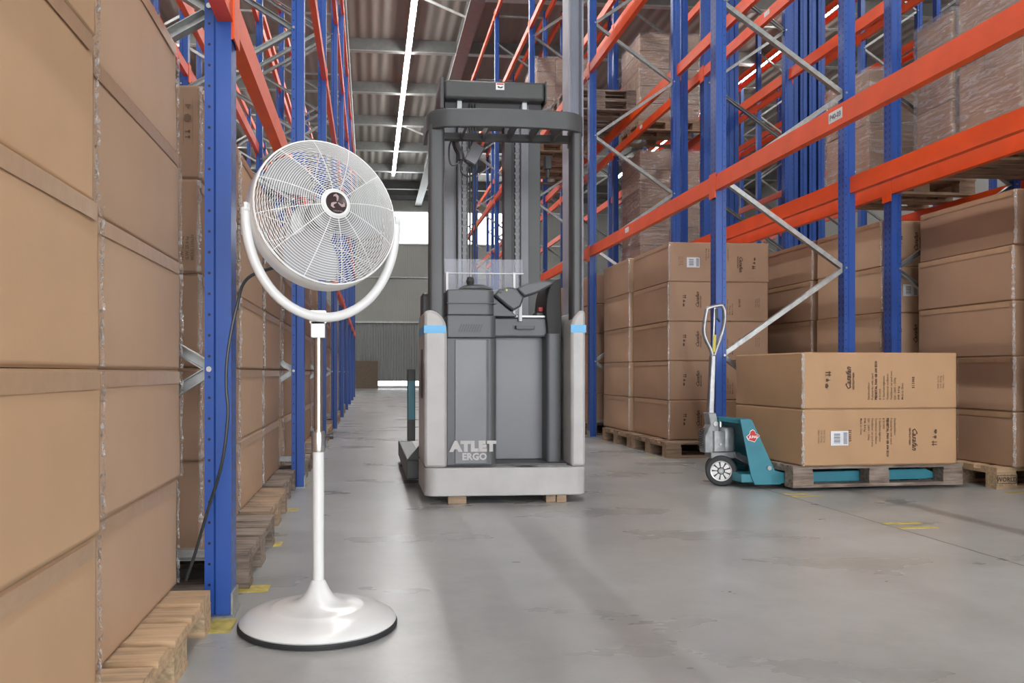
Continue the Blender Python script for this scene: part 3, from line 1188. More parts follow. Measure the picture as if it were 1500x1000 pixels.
# second right row, ground stacks
sb = [(3.98, 'the stack cut by the right picture edge', 0), (5.08, 'the tall stack at right behind the loaded pallet', 1), (6.24, 'the stack behind the pair of blue uprights', 2),
      (7.27, 'the half hidden stack left of the pair of blue uprights', 3), (8.28, 'the farthest stack of the second right row', 4)]
for yy, wd, k in sb:
    x = 4.27 if k < 2 else 4.10
    stack(x, yy, 0.145, (1.02, 0.95, HR), 5, wd, 'cartons in second right row', 'card_c' if k % 2 else 'card_b', '-x',
          ['up', 'down', 'up', 'down', 'up'], ('--',), (3,) if k == 2 else (), seed=50 + k)
    if k == 1:
        p = pallet(4.16, yy + 0.02, 0, 1.2, 0.9, 'new', 'pale pallet with WORLD stamp right of the pallet truck load', group='right pallets')
        fr = MB()
        for q in ((0.004, 0.141, 0.090, 0.094), (0.004, 0.141, 0.038, 0.042), (0.004, 0.008, 0.042, 0.090), (0.137, 0.141, 0.042, 0.090)):
            fr.box(q[0], q[1], -0.0015, 0.0, q[2], q[3])
        tm = text_mesh('WORLD', 0.040, M['ink'], 'CENTER', bold=0.001)
        add_mesh(fr, tm, Matrix.Translation((0.0725, -0.0015, 0.052)) @ Matrix.Rotation(PI / 2, 4, 'X'))
        fr.build('stamp', M['ink'], p, False)
    else:
        p = pallet(x - 0.08 - (0.02 if k == 0 else 0), yy + 0.02 - (0.1 if k == 0 else 0), 0, 1.2, 0.9, 'old' if k == 0 else 'mid', 'wooden pallet under ' + wd, group='right pallets')


# ------------------------------------------------------------------ film-wrapped loads on the upper levels
def wrapped(x, y, z, dims, cols, label, pal=True, mat='card_c', pst='mid'):
    lx, ly, lz = dims
    if pal:
        pallet(x - 0.03, y - 0.02, z, lx + 0.06, ly + 0.03, pst, 'wooden pallet under the ' + label, group='upper level pallets')
        z += 0.146
    t = thing('wrapped_load', label, 'wrapped load', (x, y, z), 0, 'film wrapped loads')
    nx, ny, nz = cols
    for i in range(nx):
        for j in range(ny):
            for k in range(nz):
                g_ = 0.004
                MB().box(i * lx / nx + g_, (i + 1) * lx / nx - g_, j * ly / ny + g_, (j + 1) * ly / ny - g_, k * lz / nz + g_, (k + 1) * lz / nz - g_) \
                    .build('carton', M[mat], t, False, 0.006)
    # film skin
    bm = bmesh.new()
    bmesh.ops.create_cube(bm, size=1)
    for v in bm.verts:
        v.co = Vector(((v.co.x + 0.5) * (lx + 0.02) - 0.01, (v.co.y + 0.5) * (ly + 0.02) - 0.01, (v.co.z + 0.5) * (lz + 0.012) + 0.002))
    bmesh.ops.subdivide_edges(bm, edges=bm.edges[:], cuts=20, use_grid_fill=True)
    bm.normal_update()
    for v in bm.verts:
        c = v.co
        v.co = c + Vector((v.normal.x, v.normal.y, max(0, v.normal.z))) * (0.002 + 0.010 * abs(noise.noise(Vector((c.x * 4 + x, c.y * 4 + y, c.z * 14)))))
    for f in bm.faces:
        f.smooth = True
    me = bpy.data.meshes.new('stretch_film')
    bm.to_mesh(me)
    bm.free()
    me.materials.append(M['film'])
    child('stretch_film', me, t)
    q = child('printing', PRT, t, (-0.012, ly * 0.98, lz * 0.30), (0, 0, -PI / 2))
    q.scale = (ly * 0.96, 1, 1.35)
    return t


ZB = 2.30
wrapped(4.24, 6.62, ZB, (0.92, 0.66, 0.92), (1, 1, 2), 'lowest wrapped load, left of the pair of blue uprights')
wrapped(4.24, 5.62, ZB, (0.92, 0.40, 0.98), (1, 1, 3), 'wrapped brown load right of the pair of blue uprights')
wrapped(4.24, 4.98, ZB, (0.92, 0.58, 1.06), (1, 1, 2), 'tallest wrapped brown load at upper right')
wrapped(4.24, 4.26, ZB, (0.92, 0.60, 1.06), (1, 1, 2), 'wrapped load at the upper right picture edge')
wrapped(2.82, 13.65, 4.51, (0.95, 1.0, 1.45), (3, 2, 6), 'silvery wrapped load high above the truck, seen left of the column')
wrapped(2.82, 15.0, 4.51, (0.95, 1.0, 1.1), (3, 2, 5), 'lower wrapped load behind the high silvery load')
wrapped(4.15, 12.3, 4.51, (0.95, 0.9, 1.35), (2, 2, 5), 'wrapped carton load high beyond the second right upright')
wrapped(4.15, 12.3, ZB, (0.95, 0.9, 1.75), (2, 2, 6), 'glossy wrapped load at mid height beyond the second right upright')
# flattened pallets stored on the level beneath the silvery load
for k in range(2):
    for q in range(2):
        pallet(2.75, 11.4 + k * 0.95, 4.51 + q * 0.146, 1.05, 0.8, 'old', 'old pallet, %s layer, in the %s pile above the truck mast' % (('lower', 'upper')[q], ('near', 'far')[k]), group='stored pallets')

# ------------------------------------------------------------------ loaded pallet on the pallet truck
RZ = math.radians(3.2)
PO = Vector((2.76, 5.13, 0))
p = pallet(PO.x, PO.y, 0.022, 1.24, 0.84, 'old', 'weathered pallet lifted by the teal pallet truck', RZ, group='right pallets')
R = Matrix.Rotation(RZ, 4, 'Z')
for k in range(2):
    o = R @ Vector((0.045, -0.045 + 0.0 * k, 0))
    carton((PO.x + o.x, PO.y + o.y, 0.168 + k * 0.3715), (1.11, 0.88, 0.37),
           ('lower printed carton with white barcode label on the truck-lifted pallet', 'upper printed carton on the truck-lifted pallet')[k], 'cartons on the lifted pallet',
           'card', RZ, None, ('down', 'up')[k], k == 0, ('--', '+-'), seed=70 + k)


# ------------------------------------------------------------------ pedestal fan
def make_fan():
    T = thing('pedestal_fan', 'white round wire-cage pedestal fan on chrome pole', 'fan', (-0.157, 2.555, 0))
    ring = MB().lathe([(0.236, 0.0), (0.243, 0.002), (0.244, 0.012), (0.240, 0.016), (0.234, 0.014)], 72)
    b = MB().lathe([(0.0, 0.016), (0.236, 0.014), (0.240, 0.020), (0.236, 0.028), (0.215, 0.040), (0.175, 0.052), (0.150, 0.056),
                    (0.143, 0.060), (0.135, 0.062), (0.110, 0.064), (0.080, 0.070), (0.062, 0.078), (0.048, 0.090), (0.036, 0.108), (0.027, 0.126), (0.0215, 0.138), (0.019, 0.140), (0.0, 0.140)], 72)
    bs = b.build('base', M['white'], T)
    ring.build('base_ring', M['rubber'], bs)
    lo = MB().cyl((0, 0, 0.130), (0, 0, 0.540), 0.0175, 28).build('lower_pole', M['white'], T)
    co = MB().lathe([(0.0, 0.535), (0.0205, 0.535), (0.0215, 0.540), (0.0215, 0.590), (0.0190, 0.598), (0.0, 0.598)], 32).build('collar', M['steel'], T)
    kn = MB().tube([(0.018, 0.006, 0.583), (0.034, 0.012, 0.583)], 0.005, 10).lathe([(0.0, -0.006), (0.011, -0.006), (0.011, 0.006), (0.0, 0.006)], 14,
                                                                                Matrix.Translation((0.040, 0.014, 0.583)) @ Matrix.Rotation(PI / 2, 4, 'Y'))
    kn.build('clamp_knob', M['black'], co)
    MB().cyl((0, 0, 0.595), (0, 0, 0.915), 0.0138, 28).build('inner_pole', M['chrome'], T, label='chrome telescopic pole')
    # head frame
    hc = Vector((0.018, -0.02, 1.262))
    yaw, tilt = math.radians(25), math.radians(11)
    # yoke
    Ry = Matrix.Translation((hc.x, hc.y, 0)) @ Matrix.Rotation(yaw * 0.85, 4, 'Z')
    pts = []
    for i in range(37):
        a = -PI / 2 + PI * i / 36
        pts.append(tuple(Ry @ Vector((0.240 * math.sin(a), 0.0, hc.z - 0.314 * math.cos(a) ** 0.92 if abs(math.cos(a)) > 1e-6 else hc.z))))
    yk = MB().tube(pts, 0.0150, 14).build('yoke', M['white'], T)
    bz = hc.z - 0.314
    br = MB()
    br.rbox(-0.026, 0.026, -0.021, -0.015, bz - 0.020, bz + 0.022, 0.006, 'y')
    br.rbox(-0.021, 0.021, -0.021, -0.015, bz - 0.062, bz - 0.012, 0.006, 'y')
    br.rbox(-0.021, 0.021, 0.015, 0.021, bz - 0.062, bz + 0.022, 0.006, 'y')
    br.box(-0.021, -0.017, -0.018, 0.018, bz - 0.062, bz - 0.018)
    br.box(0.017, 0.021, -0.018, 0.018, bz - 0.062, bz - 0.018)
    bra = br.build('bracket', M['white'], T, bevel=0.001)
    bl = MB()
    for q in ((-0.013, 0.0), (0.013, 0.0), (0.004, -0.024), (0.004, -0.047)):
        bl.tube([(q[0], -0.021, bz + q[1]), (q[0], -0.0245, bz + q[1])], 0.0042, 10)
    bl.build('screw', M['steel'], bra)
    # cage: local z axis = facing direction
    n = Vector((math.sin(yaw) * math.cos(tilt), -math.cos(yaw) * math.cos(tilt), math.sin(tilt)))
    xa = Vector((math.cos(yaw), math.sin(yaw), 0))
    ya = n.cross(xa)
    H = Matrix((xa, ya, n)).transposed().to_4x4()
    H.translation = hc
    Rr = 0.226
    f = lambda r: 0.028 + 0.070 * (1 - (r / Rr) ** 2.4)      # front dome height
    g_ = lambda r: -0.045 - 0.075 * (1 - (r / Rr) ** 2.6)     # rear dome
    fr = MB()
    nr_ = 29
    for k in range(nr_):
        r = 0.046 + (Rr - 0.046) * k / (nr_ - 1)
        seg = 64
        pts = [tuple(H @ Vector((r * math.cos(2 * PI * i / seg), r * math.sin(2 * PI * i / seg), f(r)))) for i in range(seg)]
        fr.tube(pts, 0.00105, 4, True)
    for k in range(12):
        a = 2 * PI * k / 12 + 0.12
        pts = []
        for i in range(14):
            r = 0.040 + (Rr - 0.040) * i / 13
            pts.append(tuple(H @ Vector((r * math.cos(a), r * math.sin(a), f(r) - 0.0018))))
        fr.tube(pts, 0.0014, 5)
    fg = fr.build('front_guard', M['wire'], T)
    rr = MB()
    for k in range(22):
        r = 0.075 + (Rr - 0.075) * k / 21
        seg = 56
        pts = [tuple(H @ Vector((r * math.cos(2 * PI * i / seg), r * math.sin(2 * PI * i / seg), g_(r)))) for i in range(seg)]
        rr.tube(pts, 0.00105, 4, True)
    for k in range(12):
        a = 2 * PI * k / 12 - 0.1
        pts = []
        for i in range(12):
            r = 0.07 + (Rr - 0.07) * i / 11
            pts.append(tuple(H @ Vector((r * math.cos(a), r * math.sin(a), g_(r) + 0.0018))))
        rr.tube(pts, 0.0014, 5)
    rr.build('rear_guard', M['wire'], T)
    # shroud band
    sh = MB().lathe([(0.2295, 0.020), (0.2315, 0.016), (0.2315, -0.010), (0.2305, -0.042), (0.2260, -0.046), (0.2275, -0.040), (0.2285, -0.010), (0.2280, 0.016)], 72, H, True)
    sh.build('shroud', M['white'], T)
    # rim wire rings
    MB().tube([tuple(H @ Vector((0.2285 * math.cos(2 * PI * i / 72), 0.2285 * math.sin(2 * PI * i / 72), 0.026))) for i in range(72)], 0.0022, 8, True) \
        .build('guard_rim', M['wire'], T)
    hb = MB().lathe([(0.0, 0.088), (0.044, 0.090), (0.046, 0.096), (0.040, 0.1015), (0.0335, 0.1015), (0.0, 0.1015)], 40, H).build('hub_plate', M['white'], T)
    MB().lathe([(0.0, 0.1015), (0.0335, 0.1016), (0.032, 0.105), (0.0, 0.108)], 36, H).build('badge', M['hub'], hb, label='black round hub badge with a three-blade emblem')
    lg = MB()
    for k in range(3):
        a0 = 2 * PI * k / 3 + PI / 2
        pts = []
        for (r, da) in ((0.003, -0.4), (0.012, -0.42), (0.020, -0.30), (0.026, 0.05), (0.024, 0.42), (0.0195, 0.62), (0.019, 0.30), (0.015, 0.10), (0.009, 0.15), (0.003, 0.5)):
            pts.append(H @ Vector((r * math.cos(a0 + da), r * math.sin(a0 + da), 0.1083)))
        b0 = len(lg.v)
        lg.v += [tuple(q) for q in pts]
        lg.f.append(tuple(range(b0, b0 + len(pts))))
    add_mesh(lg, text_mesh('CASAFAN', 0.0065, M['hublogo'], 'CENTER'), H @ Matrix.Translation((0, -0.030, 0.1083)))
    lg.build('emblem', M['hublogo'], hb, False)
    # blades
    for k in range(3):
        m = MB()
        a0 = 2 * PI * k / 3 + 0.0
        nu, nv = 12, 8
        b0 = 0
        for s in (1, -1):
            for i in range(nu + 1):
                r = 0.045 + 0.166 * i / nu
                wdt = 0.30 + 0.24 * math.sin(PI * min(1, i / nu * 0.85 + 0.1))
                for j in range(nv + 1):
                    v_ = j / nv - 0.5
                    a = a0 + v_ * 2 * wdt + 0.25 * (i / nu)
                    z = -0.010 + v_ * 0.075 * (1.15 - i / nu * 0.5) + s * 0.0010
                    m.v.append(tuple(H @ Vector((r * math.cos(a), r * math.sin(a), z))))
        o1 = (nu + 1) * (nv + 1)
        for q in (0, o1):
            for i in range(nu):
                for j in range(nv):
                    a = q + i * (nv + 1) + j
                    m.f.append((a, a + 1, a + nv + 2, a + nv + 1))
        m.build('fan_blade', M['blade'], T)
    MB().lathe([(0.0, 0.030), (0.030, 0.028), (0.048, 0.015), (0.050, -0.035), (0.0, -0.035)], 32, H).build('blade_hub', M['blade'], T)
    mt = MB().lathe([(0.0, -0.205), (0.045, -0.203), (0.066, -0.190), (0.072, -0.165), (0.072, -0.095), (0.055, -0.080), (0.0, -0.080)], 36, H)
    mt.build('motor', M['white'], T)
    # pivots
    for s in (-1, 1):
        e = Ry @ Vector((0.240 * s, 0, hc.z))
        pv = MB().tube([tuple(e + Vector((s * 0.0, 0, 0))), tuple(H @ Vector((0.230 * s, 0, 0)))], 0.010, 12)
        pv.lathe([(0.0, -0.008), (0.017, -0.008), (0.019, 0.0), (0.017, 0.008), (0.0, 0.008)], 18,
                 Matrix.Translation(e) @ Matrix.Rotation(yaw, 4, 'Z') @ Matrix.Rotation(PI / 2, 4, 'Y'))
        pv.build('pivot', M['white'], T)
    return T, H


FAN, FH = make_fan()


def smooth_path(P, n=10):
    P = [Vector(p) for p in P]
    out = []
    for i in range(len(P) - 1):
        p0, p1, p2, p3 = P[max(i - 1, 0)], P[i], P[i + 1], P[min(i + 2, len(P) - 1)]
        for k in range(n):
            t = k / n
            out.append(0.5 * ((2 * p1) + (-p0 + p2) * t + (2 * p0 - 5 * p1 + 4 * p2 - p3) * t * t + (-p0 + 3 * p1 - 3 * p2 + p3) * t ** 3))
    out.append(P[-1])
    return [tuple(p) for p in out]


cb = smooth_path([(-0.155, 2.70, 1.20), (-0.26, 2.66, 1.13), (-0.375, 2.60, 1.075), (-0.405, 2.56, 0.98), (-0.43, 2.55, 0.84), (-0.435, 2.55, 0.74), (-0.43, 2.55, 0.65), (-0.45, 2.56, 0.50),
                  (-0.50, 2.60, 0.35), (-0.545, 2.63, 0.21), (-0.575, 2.64, 0.125)])
loc = FAN.location
MB().tube([tuple(Vector(p) - loc) for p in cb], 0.0052, 8).build('power_cable', M['cable'], FAN, label='black cable hanging from the motor to the pallet')

# ------------------------------------------------------------------ reach truck
TO = (0.81, 4.82, 0)


def make_truck():
    T = thing('reach_truck', 'large grey reach truck seen from behind with mast and overhead guard', 'forklift', TO)
    # local: x right, y away from camera, z up
    sk = MB().rbox(-0.485, 0.492, 0.0, 0.60, 0.045, 0.212, 0.07, 'z', 8, (1, 1, 0, 0))
    skirt = sk.build('chassis_skirt', M['light'], T, bevel=0.006)
    # floor plate and raised lip behind skirt
    MB().box(-0.35, 0.39, 0.10, 0.60, 0.208, 0.225).build('step_floor', M['dark'], T, False)
    MB().prism([(0.03, 0.012, 0.2255), (0.20, 0.012, 0.2255), (0.165, 0.13, 0.2255)], (0, 0, 0.012)).build('foot_pedal', M['black'], T, False)
    # light side columns with curved shoulder
    lc = []
    for (x0, x1, zt, s) in ((-0.485, -0.348, 1.150, -1), (0.402, 0.492, 1.155, 1)):
        pts = [(x0, 0.212), (x1, 0.212)]
        wdt = x1 - x0
        if s < 0:
            for i in range(9):
                a = PI / 2 * i / 8
                pts.append((x1 - wdt * 0.78 * (1 - math.cos(a)), zt - 0.13 + 0.13 * math.sin(a)))
            pts.append((x0 + 0.0, zt - 0.006))
        else:
            pts.append((x1, zt - 0.006))
            for i in range(9):
                a = PI / 2 * (1 - i / 8)
                pts.append((x0 + wdt * 0.82 * (1 - math.cos(a)), zt - 0.13 + 0.13 * math.sin(a)))
        m = MB().prism([(x, 0.030, z) for x, z in pts], (0, 0.56, 0))
        c = m.build('side_column', M['light'], T, bevel=0.018)
        zz = 1.012 if s < 0 else 1.02
        st = MB()
        st.box(x0 - 0.0015, x1 - 0.010 if s < 0 else x1 + 0.0015, 0.0285, 0.0300, zz, zz + 0.046)
        if s < 0:
            st.box(x0 - 0.0015, x0, 0.045, 0.55, zz, zz + 0.046)
        else:
            st.box(x1, x1 + 0.0015, 0.045, 0.55, zz, zz + 0.046)
        st.build('blue_stripe', M['bluestripe'], c, False)
        lc.append(c)
    # recessed slot on the left flank
    MB().box(-0.4885, -0.486, 0.16, 0.30, 0.62, 0.92).build('side_slot', M['black'], lc[0], False)
    # guard pillars
    for (x0, x1) in ((-0.455, -0.362), (0.416, 0.478)):
        MB().rbox(x0, x1, 0.06, 0.17, 1.02, 2.26, 0.02, 'z', 4).build('guard_pillar', M['dark'], T)
    # overhead guard ring: curved band
    ring = MB()
    W2, D, r = 0.484, 0.42, 0.15
    path = [(-W2, D)]
    for i in range(9):
        a = PI + PI / 2 * i / 8
        path.append((-W2 + r + r * math.cos(a), r + r * math.sin(a) * 1.0))
    for i in range(1, 8):
        t = i / 8
        path.append((-W2 + r + (2 * W2 - 2 * r) * t, -0.02 * math.sin(PI * t)))
    for i in range(9):
        a = 1.5 * PI + PI / 2 * i / 8
        path.append((W2 - r + r * math.cos(a), r + r * math.sin(a)))
    path.append((W2, D))
    th = 0.028
    out = path
    inn = []
    n_ = len(path)
    path[:] = [(x + 0.016, y) for x, y in path]
    for i, p_ in enumerate(path):
        a = Vector(path[max(i - 1, 0)])
        b = Vector(path[min(i + 1, n_ - 1)])
        d = (b - a).normalized()
        nrm = Vector((-d.y, d.x))
        inn.append((p_[0] + nrm.x * th, p_[1] + nrm.y * th))
    b0 = len(ring.v)
    z0, z1 = 2.232, 2.342
    for (a, i_) in zip(out, inn):
        ring.v += [(a[0], a[1], z0), (a[0], a[1], z1), (i_[0], i_[1], z1), (i_[0], i_[1], z0)]
    for k in range(n_ - 1):
        a = b0 + k * 4
        for q in range(4):
            q2 = (q + 1) % 4
            ring.f.append((a + q, a + q2, a + 4 + q2, a + 4 + q))
    ring.f.append((b0, b0 + 1, b0 + 2, b0 + 3))
    ring.f.append(tuple(b0 + (n_ - 1) * 4 + q for q in (3, 2, 1, 0)))
    og = ring.build('overhead_guard', M['dark'], T, bevel=0.006)
    MB().box(-0.44, 0.47, 0.30, 0.35, 2.245, 2.285).build('cross_bar', M['dark'], og, False)
    for xx in (-0.24, -0.10, 0.06, 0.20, 0.34):
        MB().prism([(xx, 0.01, 2.245), (xx + 0.016, 0.01, 2.245), (xx + 0.016, 0.31, 2.245), (xx, 0.31, 2.245)], (0, 0, 0.055)).build('guard_bar', M['dark'], og, False)
    for s in (0.09,):
        MB().rbox(-0.13, 0.40, 0.19, 0.21, 2.325, 2.350, 0.005, 'y').build('guard_mount', M['dark'], og)
    # bent tube on top of the guard
    pts = smooth_path([(-0.165, 0.20, 2.32), (-0.160, 0.20, 2.36), (-0.13, 0.20, 2.39), (-0.08, 0.20, 2.395), (0.15, 0.20, 2.39), (0.215, 0.20, 2.385), (0.245, 0.20, 2.37), (0.25, 0.20, 2.34)], 6)
    MB().tube(pts, 0.009, 8).build('top_rail', M['steel'], og)
    # left engine hood: lower
    hood = MB().rbox(-0.348, -0.048, 0.045, 0.55, 0.225, 0.985, 0.045, 'z', 5, (0, 1, 0, 0))
    hd = hood.build('motor_cover', M['dark2'], T, bevel=0.004)
    MB().rbox(-0.300, -0.088, 0.036, 0.050, 0.235, 0.975, 0.03, 'z', 3, (0, 1, 0, 0)).build('cover_panel', M['panel'], hd, bevel=0.004)
    hood = MB().rbox(-0.348, -0.052, 0.030, 0.55, 0.985, 1.120, 0.045, 'z', 5, (0, 1, 0, 0))
    h2 = hood.build('vent_cover', M['dark2'], T, bevel=0.006)
    hood = MB().rbox(-0.348, -0.060, 0.040, 0.50, 1.120, 1.275, 0.05, 'z', 5, (0, 1, 0, 0))
    h3 = hood.build('upper_cover', M['dark2'], T, bevel=0.008)
    MB().box(-0.352, -0.05, 0.028, 0.10, 1.190, 1.194).build('cover_seam', M['black'], h3, False)
    ve = MB()
    for k in range(9):
        x = -0.285 + k * 0.0155
        ve.prism([(x, 0.0285, 1.018), (x + 0.008, 0.0285, 1.018), (x + 0.026, 0.0285, 1.066), (x + 0.018, 0.0285, 1.066)], (0, 0.003, 0))
    ve.build('vent_slot', M['black'], h2, False)
    # ATLET ERGO lettering
    lt = MB()
    up = Matrix.Rotation(PI / 2, 4, 'X')
    tm = text_mesh('ATLET', 0.078, M['letter'], 'CENTER', bold=0.0065, spacing=1.10)
    add_mesh(lt, tm, Matrix.Translation((-0.192, 0.0335, 0.312)) @ up @ Matrix.Diagonal((1.12, 1, 1, 1)))
    tm = text_mesh('ERGO', 0.056, M['letter'], 'CENTER', bold=0.0022)
    add_mesh(lt, tm, Matrix.Translation((-0.185, 0.0335, 0.258)) @ up)
    lt.build('lettering', M['letter'], hd, False)
    # round dome (steering wheel) on the cover
    MB().lathe([(0.0, 0.0), (0.098, 0.0), (0.105, 0.008), (0.098, 0.020), (0.06, 0.034), (0.0, 0.036)], 32, Matrix.Translation((-0.165, 0.15, 1.276))) \
        .build('steering_wheel', M['dark2'], T)
    MB().lathe([(0.0, 0.03), (0.018, 0.03), (0.026, 0.055), (0.018, 0.08), (0.0, 0.085)], 20, Matrix.Translation((-0.20, 0.12, 1.276))).build('steering_knob', M['black'], T)
    # rear cabin body: big grey recess panel
    MB().rbox(-0.048, 0.320, 0.34, 0.60, 0.225, 1.04, 0.05, 'z', 5, (1, 0, 0, 0)).build('cabin_panel', M['panel'], T, bevel=0.006)
    MB().rbox(0.29, 0.384, 0.20, 0.60, 0.225, 1.02, 0.02, 'z', 3).build('door_jamb', M['dark2'], T)
    MB().box(-0.046, 0.384, 0.26, 0.60, 1.00, 1.125).build('cabin_ledge', M['dark2'], T, False, 0.012)
    MB().box(-0.04, 0.33, 0.255, 0.60, 1.125, 1.136).build('ledge_trim', M['flange'], T, False)
    MB().rbox(0.10, 0.22, 0.22, 0.26, 1.05, 1.07, 0.006, 'z').build('grab_lip', M['dark'], T)
    # seat back pad on the right
    pts = [(0.300, 0.30), (0.300, 1.10)]
    sp_ = smooth_path([(0.300, 0, 1.05), (0.290, 0, 1.16), (0.300, 0, 1.27), (0.330, 0, 1.34), (0.385, 0, 1.37)], 5)
    poly = [(x, z) for x, _, z in sp_] + [(0.392, 0.98), (0.300, 0.98)]
    MB().prism([(x, 0.22, z) for x, z in poly], (0, 0.36, 0)).build('seat_back', M['seat'], T, bevel=0.015)
    MB().box(0.245, 0.30, 0.30, 0.42, 1.137, 1.16).box(0.275, 0.30, 0.32, 0.40, 1.16, 1.20).build('seat_belt', M['black'], T, False, 0.004)
    MB().box(0.262, 0.290, 0.31, 0.36, 1.165, 1.195).build('belt_buckle', M['redpl'], T, False, 0.003)
    # console and armrest
    con = [(-0.048, 1.255), (-0.010, 1.297), (0.055, 1.305), (0.090, 1.297), (0.140, 1.240), (0.120, 1.185), (0.075, 1.158), (0.03, 1.19)]
    cs = MB().prism([(x, 0.16, z) for x, z in con], (0, 0.22, 0)).build('control_console', M['dark2'], T, bevel=0.012)
    for (x, z, mt) in ((-0.012, 1.283, 'black'), (0.010, 1.288, 'black'), (-0.006, 1.270, 'black'), (0.030, 1.284, 'led')):
        MB().tube([(x, 0.152, z), (x, 0.162, z)], 0.0065, 10).build('button', M[mt], cs)
    arm = [(0.092, 1.297), (0.150, 1.327), (0.270, 1.350), (0.335, 1.345), (0.320, 1.320), (0.235, 1.275), (0.145, 1.245)]
    MB().prism([(x, 0.17, z) for x, z in arm], (0, 0.16, 0)).build('armrest', M['dark2'], T, bevel=0.012)
    sd = [(-0.048, 1.125), (-0.048, 1.25), (0.03, 1.185), (0.075, 1.152), (0.105, 1.125)]
    MB().prism([(x, 0.20, z) for x, z in sd], (0, 0.18, 0)).build('console_body', M['dark2'], T, bevel=0.005)
    MB().cyl((0.13, 0.24, 1.10), (0.13, 0.24, 1.25), 0.012, 8).build('console_post', M['whitepl'], T)
    # clear screens
    MB().box(-0.335, 0.195, 0.50, 0.506, 1.42, 1.52).build('upper_screen', M['acrylic'], T, False)
    sc = MB().box(-0.300, 0.160, 0.47, 0.475, 1.14, 1.425).build('lower_screen', M['acrylic'], T, False)
    MB().box(-0.302, 0.195, 0.466, 0.478, 1.421, 1.426).build('screen_edge', M['whitepl'], sc, False)
    for x in (-0.315, 0.125):
        MB().box(x, x + 0.014, 0.46, 0.475, 1.137, 1.43).build('screen_strut', M['whitepl'], T, False)
    # mast (further back)
    for k, (x0, x1, mt) in enumerate(((-0.270, -0.180, 'mast'), (0.335, 0.435, 'dark'))):
        MB().box(x0, x1, 1.08, 1.22, 0.08, 2.70).build('outer_mast', M[mt], T, False, 0.004)
    for (x0, x1) in ((-0.180, -0.150), (0.275, 0.335)):
        MB().box(x0, x1, 1.00, 1.20, 0.08, 2.70).build('inner_mast', M['mast'], T, False, 0.004)
    for (x0, x1) in ((0.160, 0.195), (0.195, 0.215)):
        MB().box(x0, x1, 1.02, 1.14, 0.08, 2.68).build('mast_rail', M['black'], T, False)
    for xc in (-0.135, 0.245):
        m = MB()
        z = 0.3
        i = 0
        while z < 2.62:
            if i % 2:
                m.box(xc - 0.017, xc + 0.017, 0.985, 1.0, z, z + 0.018)
            else:
                m.box(xc - 0.012, xc + 0.012, 0.98, 1.005, z - 0.006, z + 0.026)
            z += 0.024
            i += 1
        m.build('lift_chain', M['panel'], T, False)
        MB().box(xc - 0.03, xc + 0.03, 1.01, 1.02, 0.2, 2.66).build('chain_guard', M['black'], T, False)
    for k, x in enumerate((-0.095, -0.075, -0.055)):
        MB().tube(smooth_path([(x, 1.0, 2.7), (x + 0.002, 1.0, 2.0), (x, 1.0, 1.5), (x + 0.004, 1.0, 0.9)], 4), 0.006, 7).build('hydraulic_hose', M['black'], T)
    for x in (-0.340, -0.318):
        MB().cyl((x, 0.60, 1.24), (x, 0.60, 2.22), 0.006, 7).build('guide_rod', M['steel'], T)
    # lift block at the bottom between the channels
    lb = MB().box(-0.14, 0.16, 1.10, 1.14, 1.35, 1.38)
    for k in range(5):
        lb.box(-0.04, 0.02, 1.09, 1.11, 1.20 + k * 0.035, 1.222 + k * 0.035)
    lb.build('hose_reel', M['castgrey'], T, False)
    MB().lathe([(0.0, -0.02), (0.05, -0.02), (0.05, 0.02), (0.0, 0.02)], 20, Matrix.Translation((-0.15, 0.7, 1.345)) @ Matrix.Rotation(PI / 2, 4, 'X')).build('horn', M['black'], T)
    # mast head
    hdm = MB()
    hdm.rbox(-0.285, 0.440, 0.94, 1.20, 2.715, 2.85, 0.05, 'x', 5, (0, 0, 0, 0))
    hm = hdm.build('mast_head', M['dark'], T, bevel=0.02)
    MB().box(0.440, 0.452, 0.93, 1.24, 2.70, 2.855).build('head_end_plate', M['dark'], hm, False, 0.004)
    MB().box(-0.315, -0.285, 0.93, 1.30, 2.64, 2.86).build('head_end_plate', M['dark'], hm, False, 0.006)
    MB().box(-0.27, 0.43, 1.02, 1.18, 2.56, 2.715).build('head_cross_member', M['black'], hm, False)
    for x in (-0.185, 0.285):
        MB().box(x, x + 0.032, 0.99, 1.005, 2.58, 2.715).build('roller_bracket', M['flange'], hm, False)
    st = MB().box(0.085, 0.145, 0.9375, 0.940, 2.785, 2.833).build('warning_sticker', M['whitepl'], hm, False)
    MB().box(0.090, 0.140, 0.936, 0.9375, 2.821, 2.829).build('red_band', M['redpl'], st, False)
    MB().prism([(0.096, 0.936, 2.807), (0.104, 0.936, 2.811), (0.114, 0.936, 2.803), (0.136, 0.936, 2.809), (0.132, 0.936, 2.799), (0.120, 0.936, 2.795), (0.100, 0.936, 2.799)],
               (0, 0.0015, 0)).build('pictogram', M['black'], st, False)
    # work lamp with cable under the guard
    la = MB()
    A = Matrix.Translation((-0.135, 0.42, 2.185)) @ Matrix.Rotation(0.5, 4, 'Y')
    la.box(-0.042, 0.042, -0.03, 0.03, -0.075, 0.065, A)
    la.build('work_lamp', M['dark'], T, False, 0.012)
    A2 = Matrix.Translation((-0.135, 0.42, 2.185)) @ Matrix.Rotation(0.5, 4, 'Y')
    MB().box(-0.036, 0.036, -0.034, -0.030, -0.065, 0.055, A2).build('lamp_glass', M['panel'], T, False)
    MB().tube(smooth_path([(-0.27, 0.40, 2.31), (-0.255, 0.40, 2.23), (-0.23, 0.40, 2.18), (-0.225, 0.40, 2.14)], 6), [0.024] * 19, 10).build('handset', M['black'], T)
